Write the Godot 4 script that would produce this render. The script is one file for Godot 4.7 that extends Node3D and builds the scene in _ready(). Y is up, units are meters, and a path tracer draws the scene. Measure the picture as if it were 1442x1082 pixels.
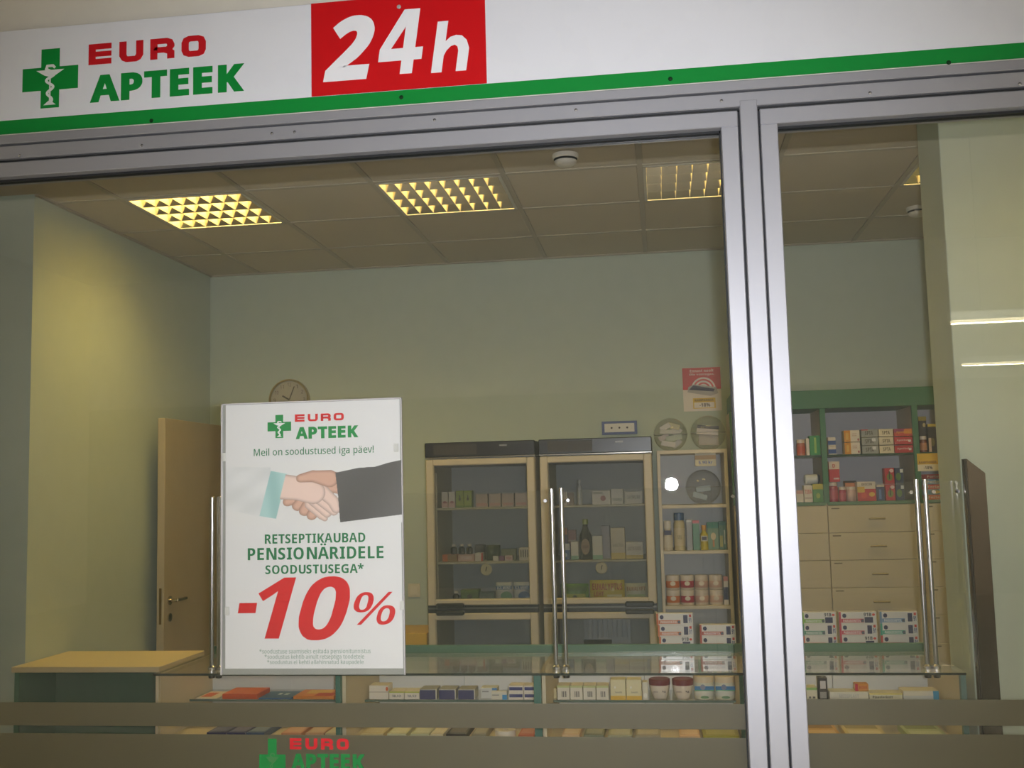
extends Node3D
# A pharmacy shopfront seen from a shopping-mall passage. Front glazing lies in z = 0, the shop runs to -z, y is up.

const FOCAL := 1497.94
const EYE := Vector3(0.0, 1.6, 2.7)
var look := Basis(Vector3.UP, 0.1358) * Basis(Vector3.RIGHT, 0.0986) * Basis(Vector3.BACK, -0.0247)

const CEIL := 2.9855
const BACK := -3.61
var taken := {}
var mats := {}
var fonts := {}

# ---------------------------------------------------------------- helpers
func W(u: float, v: float, z: float) -> Vector3:      # photo pixel on a plane of known depth
	var d := look * Vector3((u - 721.0) / FOCAL, -(v - 541.0) / FOCAL, -1.0)
	return EYE + d * ((z - EYE.z) / d.z)

func numbered(called: String) -> String:
	if not taken.has(called):
		taken[called] = 0
		return called
	taken[called] += 1
	return "%s_%03d" % [called, taken[called]]

func thing(called: String, label: String, category: String, at := Vector3.ZERO, group := "") -> Node3D:
	var o := Node3D.new()
	o.name = numbered(called)
	add_child(o)
	o.position = at
	o.set_meta("label", label)
	o.set_meta("category", category)
	if group != "":
		o.set_meta("group", group)
	return o

func structure(called: String, label := "") -> Node3D:
	var o := Node3D.new()
	o.name = numbered(called)
	add_child(o)
	o.set_meta("kind", "structure")
	if label != "":
		o.set_meta("label", label)
	return o

func mt(c: Color, rough := 0.6, metal := 0.0, spec := 0.5) -> StandardMaterial3D:
	var k := "%s/%s/%s/%s" % [c, rough, metal, spec]
	if not mats.has(k):
		var m := StandardMaterial3D.new()
		m.albedo_color = c
		m.roughness = rough
		m.metallic = metal
		m.metallic_specular = spec
		mats[k] = m
	return mats[k]

func rgb(r: int, g: int, b: int) -> Color:
	return Color8(r, g, b)

func pane_mat(tint: Color, alpha: float) -> StandardMaterial3D:
	var k := "pane%s%s" % [tint, alpha]
	if not mats.has(k):
		var m := StandardMaterial3D.new()
		m.transparency = BaseMaterial3D.TRANSPARENCY_ALPHA
		m.albedo_color = Color(tint.r, tint.g, tint.b, alpha)
		m.roughness = 0.0
		mats[k] = m
	return mats[k]

func glow(c: Color, energy: float) -> StandardMaterial3D:
	var m := StandardMaterial3D.new()
	m.albedo_color = Color(0.9, 0.9, 0.9)
	m.emission_enabled = true
	m.emission = c
	m.emission_energy_multiplier = energy
	return m

func noisy(c: Color, amount: float, freq: float, rough: float, scale := 1.0, bump := 0.0) -> StandardMaterial3D:
	var m := StandardMaterial3D.new()
	var n := FastNoiseLite.new()
	n.seed = 7
	n.noise_type = FastNoiseLite.TYPE_SIMPLEX_SMOOTH
	n.frequency = freq
	n.fractal_octaves = 4
	var t := NoiseTexture2D.new()
	t.width = 256
	t.height = 256
	t.seamless = true
	t.noise = n
	var g := Gradient.new()
	g.set_color(0, c.darkened(amount))
	g.set_color(1, c.lightened(amount))
	t.color_ramp = g
	m.albedo_texture = t
	m.uv1_triplanar = true
	m.uv1_world_triplanar = true
	m.uv1_scale = Vector3.ONE * scale
	m.roughness = rough
	if bump > 0.0:
		var h := NoiseTexture2D.new()
		h.width = 256
		h.height = 256
		h.seamless = true
		h.noise = n
		m.heightmap_enabled = true
		m.heightmap_texture = h
		m.heightmap_scale = bump
	return m

func S() -> SurfaceTool:
	var s := SurfaceTool.new()
	s.begin(Mesh.PRIMITIVE_TRIANGLES)
	return s

func tri(s: SurfaceTool, a: Vector3, b: Vector3, c: Vector3, n: Vector3) -> void:
	if (b - a).cross(c - a).dot(n) > 0.0:
		var t := b
		b = c
		c = t
	for p in [a, b, c]:
		s.set_normal(n)
		s.add_vertex(p)

func quad(s: SurfaceTool, a: Vector3, b: Vector3, c: Vector3, d: Vector3, out: Vector3) -> void:
	var n := (b - a).cross(c - a)
	if n.length_squared() < 1e-16:
		n = (c - a).cross(d - a)
	n = n.normalized()
	if n.dot(out) < 0.0:
		n = -n
	tri(s, a, b, c, n)
	tri(s, a, c, d, n)

func box(s: SurfaceTool, lo: Vector3, hi: Vector3, ch := 0.0) -> void:
	var c := (lo + hi) * 0.5
	var h := ((hi - lo) * 0.5).abs()
	ch = minf(ch, minf(h.x, minf(h.y, h.z)) * 0.9)
	var pt := func(g: Vector3, axis: int) -> Vector3:
		var p := Vector3()
		for i in 3:
			p[i] = c[i] + g[i] * (h[i] if i == axis else h[i] - ch)
		return p
	for ax in 3:
		var b := (ax + 1) % 3
		var d := (ax + 2) % 3
		for sg in [-1.0, 1.0]:
			var q := []
			for k in [[-1, -1], [1, -1], [1, 1], [-1, 1]]:
				var g := Vector3()
				g[ax] = sg
				g[b] = k[0]
				g[d] = k[1]
				q.append(pt.call(g, ax))
			var o := Vector3()
			o[ax] = sg
			quad(s, q[0], q[1], q[2], q[3], o)
	if ch <= 0.0:
		return
	for ax in 3:
		var b := (ax + 1) % 3
		var d := (ax + 2) % 3
		for sb in [-1.0, 1.0]:
			for sd in [-1.0, 1.0]:
				var g0 := Vector3()
				g0[ax] = -1.0
				g0[b] = sb
				g0[d] = sd
				var g1 := g0
				g1[ax] = 1.0
				var o := Vector3()
				o[b] = sb
				o[d] = sd
				quad(s, pt.call(g0, b), pt.call(g1, b), pt.call(g1, d), pt.call(g0, d), o)
	for sx in [-1.0, 1.0]:
		for sy in [-1.0, 1.0]:
			for sz in [-1.0, 1.0]:
				var g := Vector3(sx, sy, sz)
				tri(s, pt.call(g, 0), pt.call(g, 1), pt.call(g, 2), g.normalized())

func bxm(lo: Vector3, hi: Vector3, ch := 0.0) -> SurfaceTool:
	var s := S()
	box(s, lo, hi, ch)
	return s

func V(x: float, y: float, z: float) -> Vector3:
	return Vector3(x, y, z)

# surface of revolution round a vertical axis through c; profile [radius, height]; axis may be turned with basis b
func lathe(s: SurfaceTool, c: Vector3, prof: Array, seg := 20, smooth := false, b := Basis.IDENTITY) -> void:
	var nrm := []
	for i in prof.size() - 1:
		var e := Vector2(prof[i + 1][0] - prof[i][0], prof[i + 1][1] - prof[i][1])
		nrm.append(Vector2(e.y, -e.x).normalized())
	for i in prof.size() - 1:
		var n0: Vector2 = nrm[i]
		var n1: Vector2 = nrm[i]
		if smooth:
			if i > 0:
				n0 = (nrm[i] + nrm[i - 1]).normalized()
			if i < nrm.size() - 1:
				n1 = (nrm[i] + nrm[i + 1]).normalized()
		for k in seg:
			var a0 := TAU * k / seg
			var a1 := TAU * (k + 1) / seg
			var d0 := V(cos(a0), 0, sin(a0))
			var d1 := V(cos(a1), 0, sin(a1))
			var vs := [[d0, prof[i], n0], [d1, prof[i], n0], [d1, prof[i + 1], n1], [d0, prof[i + 1], n1]]
			for t in [[0, 1, 2], [0, 2, 3]]:
				for j in t:
					var q = vs[j]
					s.set_normal(b * (q[0] * q[2].x + Vector3.UP * q[2].y))
					s.add_vertex(c + b * (q[0] * q[1][0] + Vector3.UP * q[1][1]))

func tube(s: SurfaceTool, a: Vector3, e: Vector3, r: float, seg := 12) -> void:
	var y := (e - a).normalized()
	var x := y.cross(Vector3.UP if absf(y.y) < 0.9 else Vector3.RIGHT).normalized()
	var b := Basis(x, y, x.cross(y))
	var l := (e - a).length()
	lathe(s, a, [[0.0, 0.0], [r * 0.85, 0.0], [r, r * 0.2], [r, l - r * 0.2], [r * 0.85, l], [0.0, l]], seg, false, b)

func part(st: SurfaceTool, called: String, m: Material, parent: Node3D = self) -> MeshInstance3D:
	var o := MeshInstance3D.new()
	o.name = called
	o.mesh = st.commit()
	o.material_override = m
	parent.add_child(o, true)
	if parent != self and parent.get_parent() == self:
		o.position = -parent.position
	return o

# flat polygon of (x, y) points, raised by t from the plane z
func poly(s: SurfaceTool, pts: PackedVector2Array, z: float, t: float) -> void:
	var idx := Geometry2D.triangulate_polygon(pts)
	for i in range(0, idx.size(), 3):
		var q := []
		for j in 3:
			var p: Vector2 = pts[idx[i + j]]
			q.append(V(p.x, p.y, z + t))
		tri(s, q[0], q[1], q[2], Vector3.BACK)
	for i in pts.size():
		var a := pts[i]
		var b := pts[(i + 1) % pts.size()]
		var n := V(b.y - a.y, a.x - b.x, 0)
		quad(s, V(a.x, a.y, z), V(b.x, b.y, z), V(b.x, b.y, z + t), V(a.x, a.y, z + t), n)

# ribbon of constant width along a polyline
func ribbon(s: SurfaceTool, pts: Array, hw: float, z: float, t: float, closed := false, asp := 1.0) -> void:
	var n := pts.size()
	var lft := []
	var rgt := []
	for i in n:
		var p: Vector2 = pts[i]
		var pv: Vector2 = pts[(i - 1 + n) % n] if (closed or i > 0) else p
		var nx: Vector2 = pts[(i + 1) % n] if (closed or i < n - 1) else p
		var d0 := (p - pv).normalized()
		var d1 := (nx - p).normalized()
		if pv == p:
			d0 = d1
		if nx == p:
			d1 = d0
		var m := (d0.orthogonal() + d1.orthogonal()).normalized()
		var k := hw / maxf(0.35, m.dot(d0.orthogonal()))
		lft.append(p + Vector2(m.x * k * asp, m.y * k))
		rgt.append(p - Vector2(m.x * k * asp, m.y * k))
	for i in (n if closed else n - 1):
		var j := (i + 1) % n
		var a: Vector2 = lft[i]
		var b: Vector2 = lft[j]
		var c: Vector2 = rgt[j]
		var d: Vector2 = rgt[i]
		quad(s, V(a.x, a.y, z + t), V(b.x, b.y, z + t), V(c.x, c.y, z + t), V(d.x, d.y, z + t), Vector3.BACK)
		quad(s, V(a.x, a.y, z), V(b.x, b.y, z), V(b.x, b.y, z + t), V(a.x, a.y, z + t), V(a.x - d.x, a.y - d.y, 0))
		quad(s, V(d.x, d.y, z), V(c.x, c.y, z), V(c.x, c.y, z + t), V(d.x, d.y, z + t), V(d.x - a.x, d.y - a.y, 0))

func font(kind: String) -> Font:
	if not fonts.has(kind):
		var f := SystemFont.new()
		f.font_names = PackedStringArray(["Droid Serif" if kind == "serif" else "Droid Sans"])
		f.font_weight = 400 if kind == "thin" else 700
		fonts[kind] = f
		if kind == "heavy":
			var v := FontVariation.new()
			v.base_font = f
			v.variation_embolden = 0.9
			fonts[kind] = v
	return fonts[kind]

# lettering that fills the rectangle (x0, y0)-(x1, y1) on the plane z, lifted by t; slant shears it to the right
func text(words: String, x0: float, y0: float, x1: float, y1: float, z: float, t := 0.0008, kind := "bold", slant := 0.0, step := 1.0) -> SurfaceTool:
	var tm := TextMesh.new()
	tm.font = font(kind)
	tm.text = words
	tm.font_size = 32
	tm.pixel_size = 0.01
	tm.depth = 0.01
	tm.curve_step = step
	var s0 := S()
	s0.append_from(tm, 0, Transform3D(Basis(V(1, 0, 0), V(slant, 1, 0), V(0, 0, 1)), Vector3.ZERO))
	var m := s0.commit()
	var bb := m.get_aabb()
	var lo := V(1e9, 1e9, 0)
	var hi := V(-1e9, -1e9, 0)
	for p in m.surface_get_arrays(0)[Mesh.ARRAY_VERTEX]:
		lo = V(minf(lo.x, p.x), minf(lo.y, p.y), 0)
		hi = V(maxf(hi.x, p.x), maxf(hi.y, p.y), 0)
	var k := V((x1 - x0) / (hi.x - lo.x), (y1 - y0) / (hi.y - lo.y), t / bb.size.z)
	var s := S()
	s.append_from(m, 0, Transform3D(Basis(V(k.x, 0, 0), V(0, k.y, 0), V(0, 0, k.z)), V(x0 - lo.x * k.x, y0 - lo.y * k.y, z - bb.position.z * k.z)))
	return s

# the wide four-letter word of the sign, drawn as strokes
func wide_word(parent: Node3D, m: Material, x0: float, y0: float, x1: float, y1: float, z: float, t := 0.001) -> void:
	var w := x1 - x0
	var h := y1 - y0
	var lw := w * 0.205
	var gap := (w - 4.0 * lw) / 3.0
	var hw := h * 0.135
	var r := h * 0.2
	for i in 4:
		var s := S()
		var a := x0 + i * (lw + gap) + hw * 1.3
		var b := a + lw - hw * 2.6
		var lo := y0 + hw
		var hi := y1 - hw
		var mid := (lo + hi) * 0.5
		if i == 0:
			ribbon(s, [Vector2(b + hw, hi), Vector2(a, hi), Vector2(a, lo), Vector2(b + hw, lo)], hw, z, t, false, 1.3)
			ribbon(s, [Vector2(a, mid), Vector2(b + hw, mid)], hw * 0.9, z, t * 1.25)
		elif i == 1:
			ribbon(s, [Vector2(a, hi + hw), Vector2(a, lo + r), Vector2(a + r * 0.4, lo + r * 0.3), Vector2(a + r, lo), Vector2(b - r, lo), Vector2(b - r * 0.4, lo + r * 0.3), Vector2(b, lo + r), Vector2(b, hi + hw)], hw, z, t, false, 1.3)
		elif i == 2:
			ribbon(s, [Vector2(a, lo - hw), Vector2(a, hi), Vector2(b - r, hi), Vector2(b - r * 0.3, hi - r * 0.3), Vector2(b, hi - r), Vector2(b, mid + r * 0.6), Vector2(b - r * 0.4, mid), Vector2(b - r, mid - hw * 0.4), Vector2(a, mid - hw * 0.4)], hw, z, t, false, 1.3)
			ribbon(s, [Vector2(b - r * 1.6, mid - hw * 0.4), Vector2(b - r * 0.4, mid - hw), Vector2(b, mid - r), Vector2(b, lo - hw)], hw, z, t * 1.25, false, 1.3)
		else:
			ribbon(s, [Vector2(a, lo + r), Vector2(a + r * 0.3, lo + r * 0.3), Vector2(a + r, lo), Vector2(b - r, lo), Vector2(b - r * 0.3, lo + r * 0.3), Vector2(b, lo + r), Vector2(b, hi - r), Vector2(b - r * 0.3, hi - r * 0.3), Vector2(b - r, hi), Vector2(a + r, hi), Vector2(a + r * 0.3, hi - r * 0.3), Vector2(a, hi - r)], hw, z, t, true, 1.3)
		part(s, "letter", m, parent)

func cross_shape(x0: float, y0: float, x1: float, y1: float, z: float, t := 0.001) -> SurfaceTool:
	var s := S()
	var w := x1 - x0
	var h := y1 - y0
	var a := x0 + w * 0.335
	var b := x0 + w * 0.665
	var c := y0 + h * 0.30
	var d := y0 + h * 0.69
	poly(s, PackedVector2Array([Vector2(a, y0), Vector2(b, y0), Vector2(b, c), Vector2(x1, c), Vector2(x1, d), Vector2(b, d), Vector2(b, y1), Vector2(a, y1), Vector2(a, d), Vector2(x0, d), Vector2(x0, c), Vector2(a, c)]), z, t)
	return s

# bowl and serpent of the emblem
func serpent(x0: float, y0: float, x1: float, y1: float, z: float, t := 0.0006) -> SurfaceTool:
	var s := S()
	var w := x1 - x0
	var h := y1 - y0
	var cx := x0 + w * 0.5
	poly(s, PackedVector2Array([Vector2(cx - w * 0.25, y0 + h * 0.64), Vector2(cx - w * 0.1, y0 + h * 0.55), Vector2(cx, y0 + h * 0.52), Vector2(cx + w * 0.1, y0 + h * 0.55), Vector2(cx + w * 0.25, y0 + h * 0.64)]), z, t)
	poly(s, PackedVector2Array([Vector2(cx - w * 0.11, y0 + h * 0.05), Vector2(cx + w * 0.11, y0 + h * 0.05), Vector2(cx + w * 0.02, y0 + h * 0.12), Vector2(cx - w * 0.02, y0 + h * 0.12)]), z, t)
	ribbon(s, [Vector2(cx, y0 + h * 0.1), Vector2(cx, y0 + h * 0.55)], w * 0.012, z, t)
	var pts := []
	for i in 33:
		var f := i / 32.0
		pts.append(Vector2(cx + sin(f * TAU * 2.4) * w * (0.035 + 0.045 * f), y0 + h * (0.08 + 0.52 * f)))
	pts.append(Vector2(cx - w * 0.07, y0 + h * 0.66))
	pts.append(Vector2(cx - w * 0.05, y0 + h * 0.71))
	pts.append(Vector2(cx + w * 0.05, y0 + h * 0.71))
	pts.append(Vector2(cx + w * 0.09, y0 + h * 0.67))
	ribbon(s, pts, w * 0.022, z, t * 1.4)
	return s

# ---------------------------------------------------------------- goods
# colours on the face of a pack: [kind, fx0, fy0, fx1, fy1, colour, words]; fractions of the face
func decorate(root: Node3D, on: MeshInstance3D, x0: float, y0: float, x1: float, y1: float, z: float, list: Array) -> void:
	var k := 0
	for p in list:
		k += 1
		var a := x0 + (x1 - x0) * float(p[1])
		var b := y0 + (y1 - y0) * float(p[2])
		var c := x0 + (x1 - x0) * float(p[3])
		var d := y0 + (y1 - y0) * float(p[4])
		var t := 0.0003 + 0.0002 * k
		if p[0] == "band":
			part(bxm(V(a, b, z), V(c, d, z + t)), "printed_band", mt(p[5], 0.5), on)
		elif p[0] == "text":
			part(text(p[6], a, b, c, d, z, t, "bold", 0.0, 4.0), "lettering", mt(p[5], 0.5), on)
		elif p[0] == "disc":
			var s := S()
			var pts := PackedVector2Array()
			for i in 16:
				pts.append(Vector2((a + c) * 0.5 + cos(TAU * i / 16) * (c - a) * 0.5, (b + d) * 0.5 + sin(TAU * i / 16) * (d - b) * 0.5))
			poly(s, pts, z, t)
			part(s, "printed_disc", mt(p[5], 0.5), on)

func carton(label: String, group: String, px: Array, z: float, depth: float, base: float, col: Color, list := [], called := "medicine_box", rough := 0.4) -> Node3D:
	var a := W(px[0], px[3], z)
	var b := W(px[2], px[1], z)
	var h := b.y - a.y
	var x0 := a.x
	var x1 := W(px[2], px[3], z).x
	var r := thing(called, label, "box", V((x0 + x1) * 0.5, base, z - depth * 0.5), group)
	var body := part(bxm(V(x0 + 0.0004, base, z - depth), V(x1 - 0.0004, base + h, z), 0.0008), "carton", mt(col, rough), r)
	decorate(r, body, x0, base, x1, base + h, z, list)
	return r

func bottle(label: String, group: String, px: Array, z: float, base: float, col: Color, cap: Color, lab: Color, neck := 0.4, cap_part := 0.14, called := "bottle", list := []) -> Node3D:
	var a := W(px[0], px[3], z)
	var b := W(px[2], px[1], z)
	var h := b.y - a.y
	var x1 := W(px[2], px[3], z).x
	var r := (x1 - a.x) * 0.5
	var c := V((a.x + x1) * 0.5, base, z - r)
	var o := thing(called, label, "bottle", c, group)
	var hc := h * (1.0 - cap_part)
	var sh := hc * 0.86 if neck > 0.7 else hc * 0.72
	var s := S()
	lathe(s, c, [[0, 0], [r * 0.93, 0], [r, h * 0.02], [r, sh], [r * 0.94, sh + (hc - sh) * 0.3], [r * (neck + 0.12), sh + (hc - sh) * 0.62], [r * neck, sh + (hc - sh) * 0.75], [r * neck, hc]], 18)
	var body := part(s, "body", mt(col, 0.25), o)
	s = S()
	var rc := r * (neck + 0.1)
	lathe(s, c, [[rc * 0.98, hc], [rc, hc + h * 0.01], [rc, h - h * 0.01], [rc * 0.92, h], [0, h]], 18)
	part(s, "cap", mt(cap, 0.35), o)
	if lab.a > 0.0:
		s = S()
		lathe(s, c, [[r, sh * 0.18], [r + 0.0005, sh * 0.18], [r + 0.0005, sh * 0.86], [r, sh * 0.86]], 18)
		part(s, "paper_label", mt(lab, 0.5), o)
	decorate(o, body, a.x, base, x1, base + h, z, list)
	return o

func jar(label: String, group: String, px: Array, z: float, base: float, col: Color, lid: Color, lab: Color, lid_part := 0.24, taper := 1.0, list := []) -> Node3D:
	var a := W(px[0], px[3], z)
	var b := W(px[2], px[1], z)
	var h := b.y - a.y
	var x1 := W(px[2], px[3], z).x
	var r := (x1 - a.x) * 0.5
	var c := V((a.x + x1) * 0.5, base, z - r)
	var o := thing("cream_jar", label, "jar", c, group)
	var hb := h * (1.0 - lid_part)
	var s := S()
	lathe(s, c, [[0, 0], [r * taper * 0.94, 0], [r * taper, h * 0.04], [r * (taper + 1.0) * 0.5, hb * 0.4], [r * 0.97, hb * 0.85], [r * 0.95, hb]], 24, true)
	var body := part(s, "body", mt(col, 0.3), o)
	s = S()
	lathe(s, c, [[r * 0.95, hb], [r, hb], [r, h * 0.98], [r * 0.95, h], [0, h]], 24)
	part(s, "lid", mt(lid, 0.35), o)
	if lab.a > 0.0:
		s = S()
		var q := r * (taper + 1.0) * 0.5
		lathe(s, c, [[q, hb * 0.22], [q + 0.001, hb * 0.24], [r * 0.98 + 0.0008, hb * 0.8], [r * 0.97, hb * 0.82]], 24, true)
		part(s, "paper_label", mt(lab, 0.5), o)
	decorate(o, body, a.x, base, x1, base + h, z + 0.0006, list)
	return o

# soft pouch, crimped at both ends
func pouch(label: String, group: String, px: Array, z: float, depth: float, base: float, col: Color, list := []) -> Node3D:
	var a := W(px[0], px[3], z)
	var b := W(px[2], px[1], z)
	var h := b.y - a.y
	var x0 := a.x
	var x1 := W(px[2], px[3], z).x
	var o := thing("sweets_bag", label, "bag", V((x0 + x1) * 0.5, base, z - depth * 0.5), group)
	var s := S()
	var n := 10
	var f := func(i: int, j: int, side: float) -> Vector3:
		var u := i / float(n)
		var v := j / float(n)
		var bulge := pow(maxf(0.0, sin(PI * u)), 0.45) * pow(maxf(0.0, sin(PI * clampf(v * 0.9 + 0.05, 0.0, 1.0))), 0.5)
		var wob := 0.06 * sin(u * 17.0 + v * 5.0) * bulge
		return V(lerpf(x0, x1, u), base + h * v, z - depth * 0.5 + side * depth * (0.47 * bulge + wob * 0.4 + 0.02))
	for side in [-1.0, 1.0]:
		for i in n:
			for j in n:
				quad(s, f.call(i, j, side), f.call(i + 1, j, side), f.call(i + 1, j + 1, side), f.call(i, j + 1, side), V(0, 0, side))
	var body := part(s, "pouch", mt(col, 0.3), o)
	decorate(o, body, x0, base, x1, base + h, z + depth * 0.05, list)
	return o

func toothpaste(label: String, x0: float, x1: float, base: float, z: float, band: Color, upright: bool, words: String) -> void:
	var h := 0.0455
	var o := thing("toothpaste_box", label, "box", V((x0 + x1) * 0.5, base, z - 0.02), "toothpaste boxes on the counter ledge")
	var body := part(bxm(V(x0, base, z - 0.04), V(x1, base + h, z), 0.001), "carton", mt(rgb(226, 222, 214), 0.22), o)
	var w := x1 - x0
	var navy := rgb(30, 34, 80)
	var list := [["band", 0.0, 0.0, 0.055, 1.0, band], ["band", 0.06, 0.1, 0.66, 0.42, band], ["disc", 0.09, 0.5, 0.2, 0.86, navy], ["text", 0.11, 0.14, 0.58, 0.37, rgb(240, 236, 232), words], ["disc", 0.58, 0.12, 0.66, 0.38, rgb(90, 96, 110)]]
	if upright:
		list += [["band", 0.74, 0.16, 0.86, 0.86, navy], ["text", 0.89, 0.2, 0.96, 0.62, rgb(50, 60, 120), "91"], ["band", 0.9, 0.68, 0.96, 0.9, rgb(200, 50, 30)]]
	else:
		list += [["band", 0.68, 0.08, 0.9, 0.56, navy], ["text", 0.66, 0.64, 0.86, 0.92, rgb(40, 40, 50), "91B"], ["disc", 0.88, 0.66, 0.96, 0.86, rgb(210, 60, 40)]]
	decorate(o, body, x0, base, x0 + w, base + h, z, list)

# ---------------------------------------------------------------- lamps
func louvre_light(col: int, label: String, energy: float, z1 := -1.847) -> void:
	var x0 := -2.438 + 0.6 * col
	var z0 := z1 - 0.6
	var o := thing("ceiling_light", label, "ceiling light", V(x0 + 0.3, CEIL, z1 - 0.3), "louvred ceiling lights")
	var i := 0.014
	var top := CEIL + 0.095
	var white := mt(rgb(235, 230, 215), 0.5)
	var s := S()
	box(s, V(x0 + 0.013, CEIL - 0.002, z0 + 0.013), V(x0 + 0.013 + i, CEIL + 0.01, z1 - 0.013))
	box(s, V(x0 + 0.587 - i, CEIL - 0.002, z0 + 0.013), V(x0 + 0.587, CEIL + 0.01, z1 - 0.013))
	box(s, V(x0 + 0.013, CEIL - 0.002, z0 + 0.013), V(x0 + 0.587, CEIL + 0.01, z0 + 0.013 + i))
	box(s, V(x0 + 0.013, CEIL - 0.002, z1 - 0.013 - i), V(x0 + 0.587, CEIL + 0.01, z1 - 0.013))
	part(s, "rim", mt(rgb(200, 195, 182), 0.5), o)
	s = S()
	box(s, V(x0 + 0.015, CEIL + 0.01, z0 + 0.015), V(x0 + 0.02, top, z1 - 0.015))
	box(s, V(x0 + 0.58, CEIL + 0.01, z0 + 0.015), V(x0 + 0.585, top, z1 - 0.015))
	box(s, V(x0 + 0.015, CEIL + 0.01, z0 + 0.015), V(x0 + 0.585, top, z0 + 0.02))
	box(s, V(x0 + 0.015, CEIL + 0.01, z1 - 0.02), V(x0 + 0.585, top, z1 - 0.015))
	box(s, V(x0 + 0.015, top - 0.005, z0 + 0.015), V(x0 + 0.585, top, z1 - 0.015))
	part(s, "housing", white, o)
	var alu := mt(rgb(222, 212, 190), 0.18, 1.0)
	var satin := mt(rgb(232, 222, 196), 0.4, 0.35)
	var a := x0 + 0.027
	var e := x0 + 0.573
	var b := z0 + 0.027
	var f := z1 - 0.027
	var y0 := CEIL + 0.002
	var y1 := CEIL + 0.044
	for k in range(1, 8):
		var c := lerpf(a, e, k / 8.0)
		s = S()
		quad(s, V(c - 0.001, y0, b), V(c - 0.001, y0, f), V(c - 0.002, y1, f), V(c - 0.002, y1, b), Vector3.LEFT)
		quad(s, V(c + 0.001, y0, b), V(c + 0.001, y0, f), V(c + 0.002, y1, f), V(c + 0.002, y1, b), Vector3.RIGHT)
		quad(s, V(c - 0.001, y0, b), V(c + 0.001, y0, b), V(c + 0.001, y0, f), V(c - 0.001, y0, f), Vector3.DOWN)
		quad(s, V(c - 0.002, y1, b), V(c + 0.002, y1, b), V(c + 0.002, y1, f), V(c - 0.002, y1, f), Vector3.UP)
		part(s, "louvre_blade", satin, o)
	for k in range(1, 4):
		var c := lerpf(b, f, k / 4.0)
		s = S()
		quad(s, V(a, y0, c - 0.001), V(e, y0, c - 0.001), V(e, y1 + 0.002, c - 0.024), V(a, y1 + 0.002, c - 0.024), Vector3.FORWARD)
		quad(s, V(a, y0, c + 0.001), V(e, y0, c + 0.001), V(e, y1 + 0.002, c + 0.024), V(a, y1 + 0.002, c + 0.024), Vector3.BACK)
		quad(s, V(a, y0, c - 0.001), V(e, y0, c - 0.001), V(e, y0, c + 0.001), V(a, y0, c + 0.001), Vector3.DOWN)
		part(s, "reflector", alu, o)
	for sd in 2:          # half profiles along the housing
		var c: float = [b, f][sd]
		var i1: float = [0.024, -0.024][sd]
		s = S()
		quad(s, V(a, y0, c), V(e, y0, c), V(e, y1 + 0.002, c + i1), V(a, y1 + 0.002, c + i1), V(0, 0, i1))
		quad(s, V(a, y1 + 0.002, c), V(e, y1 + 0.002, c), V(e, y1 + 0.002, c + i1), V(a, y1 + 0.002, c + i1), Vector3.UP)
		part(s, "reflector", alu, o)
		c = [a, e][sd]
		i1 = [0.001, -0.001][sd]
		s = S()
		quad(s, V(c, y0, b), V(c, y0, f), V(c + i1, y1, f), V(c + i1, y1, b), V(i1, 0, 0))
		part(s, "louvre_blade", satin, o)
	var tm := glow(Color(1.0, 0.86, 0.6), 2.5)
	for k in 4:
		var c := lerpf(b, f, (k + 0.5) / 4.0)
		s = S()
		tube(s, V(a + 0.01, CEIL + 0.072, c), V(e - 0.01, CEIL + 0.072, c), 0.012)
		part(s, "tube", tm, o)
	var l := AreaLight3D.new()
	l.name = "lamp"
	l.area_size = Vector2(0.53, 0.53)
	l.light_color = Color(1.0, 0.88, 0.52)
	l.light_energy = LOUVRE_ENERGY * energy
	l.area_range = 12.0
	l.shadow_enabled = true
	o.add_child(l)
	l.rotation.x = -PI / 2
	l.position = V(0, 0.056, 0)

func strip_light(label: String, x0: float, x1: float, z: float, y: float) -> void:
	var o := thing("strip_light", label, "ceiling light", V((x0 + x1) * 0.5, y, z), "strip lights under the passage ceiling")
	part(bxm(V(x0, y + 0.02, z - 0.06), V(x1, y + 0.1, z + 0.06), 0.004), "housing", mt(rgb(220, 220, 215), 0.5), o)
	for cx in [x0 + 0.3, x1 - 0.3]:
		var s := S()
		tube(s, V(cx, y + 0.1, z), V(cx, 5.0, z), 0.004, 6)
		part(s, "cable", mt(rgb(120, 120, 120), 0.4, 0.5), o)
	part(bxm(V(x0 + 0.02, y, z - 0.05), V(x1 - 0.02, y + 0.02, z + 0.05), 0.004), "diffuser", glow(Color(1.0, 0.93, 0.74), 6.0), o)
	var l := AreaLight3D.new()
	l.name = "lamp"
	l.area_size = Vector2(x1 - x0 - 0.04, 0.1)
	l.light_color = Color(1.0, 0.93, 0.78)
	l.light_energy = STRIP_ENERGY
	l.area_range = 30.0
	l.shadow_enabled = true
	o.add_child(l)
	l.rotation.x = -PI / 2
	l.position = V(0, -0.01, 0)

const LOUVRE_ENERGY := 1.95
const STRIP_ENERGY := 9.0
const UNSEEN_COVE_ENERGY := 190.0
const FLASH_ENERGY := 7.2

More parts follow.
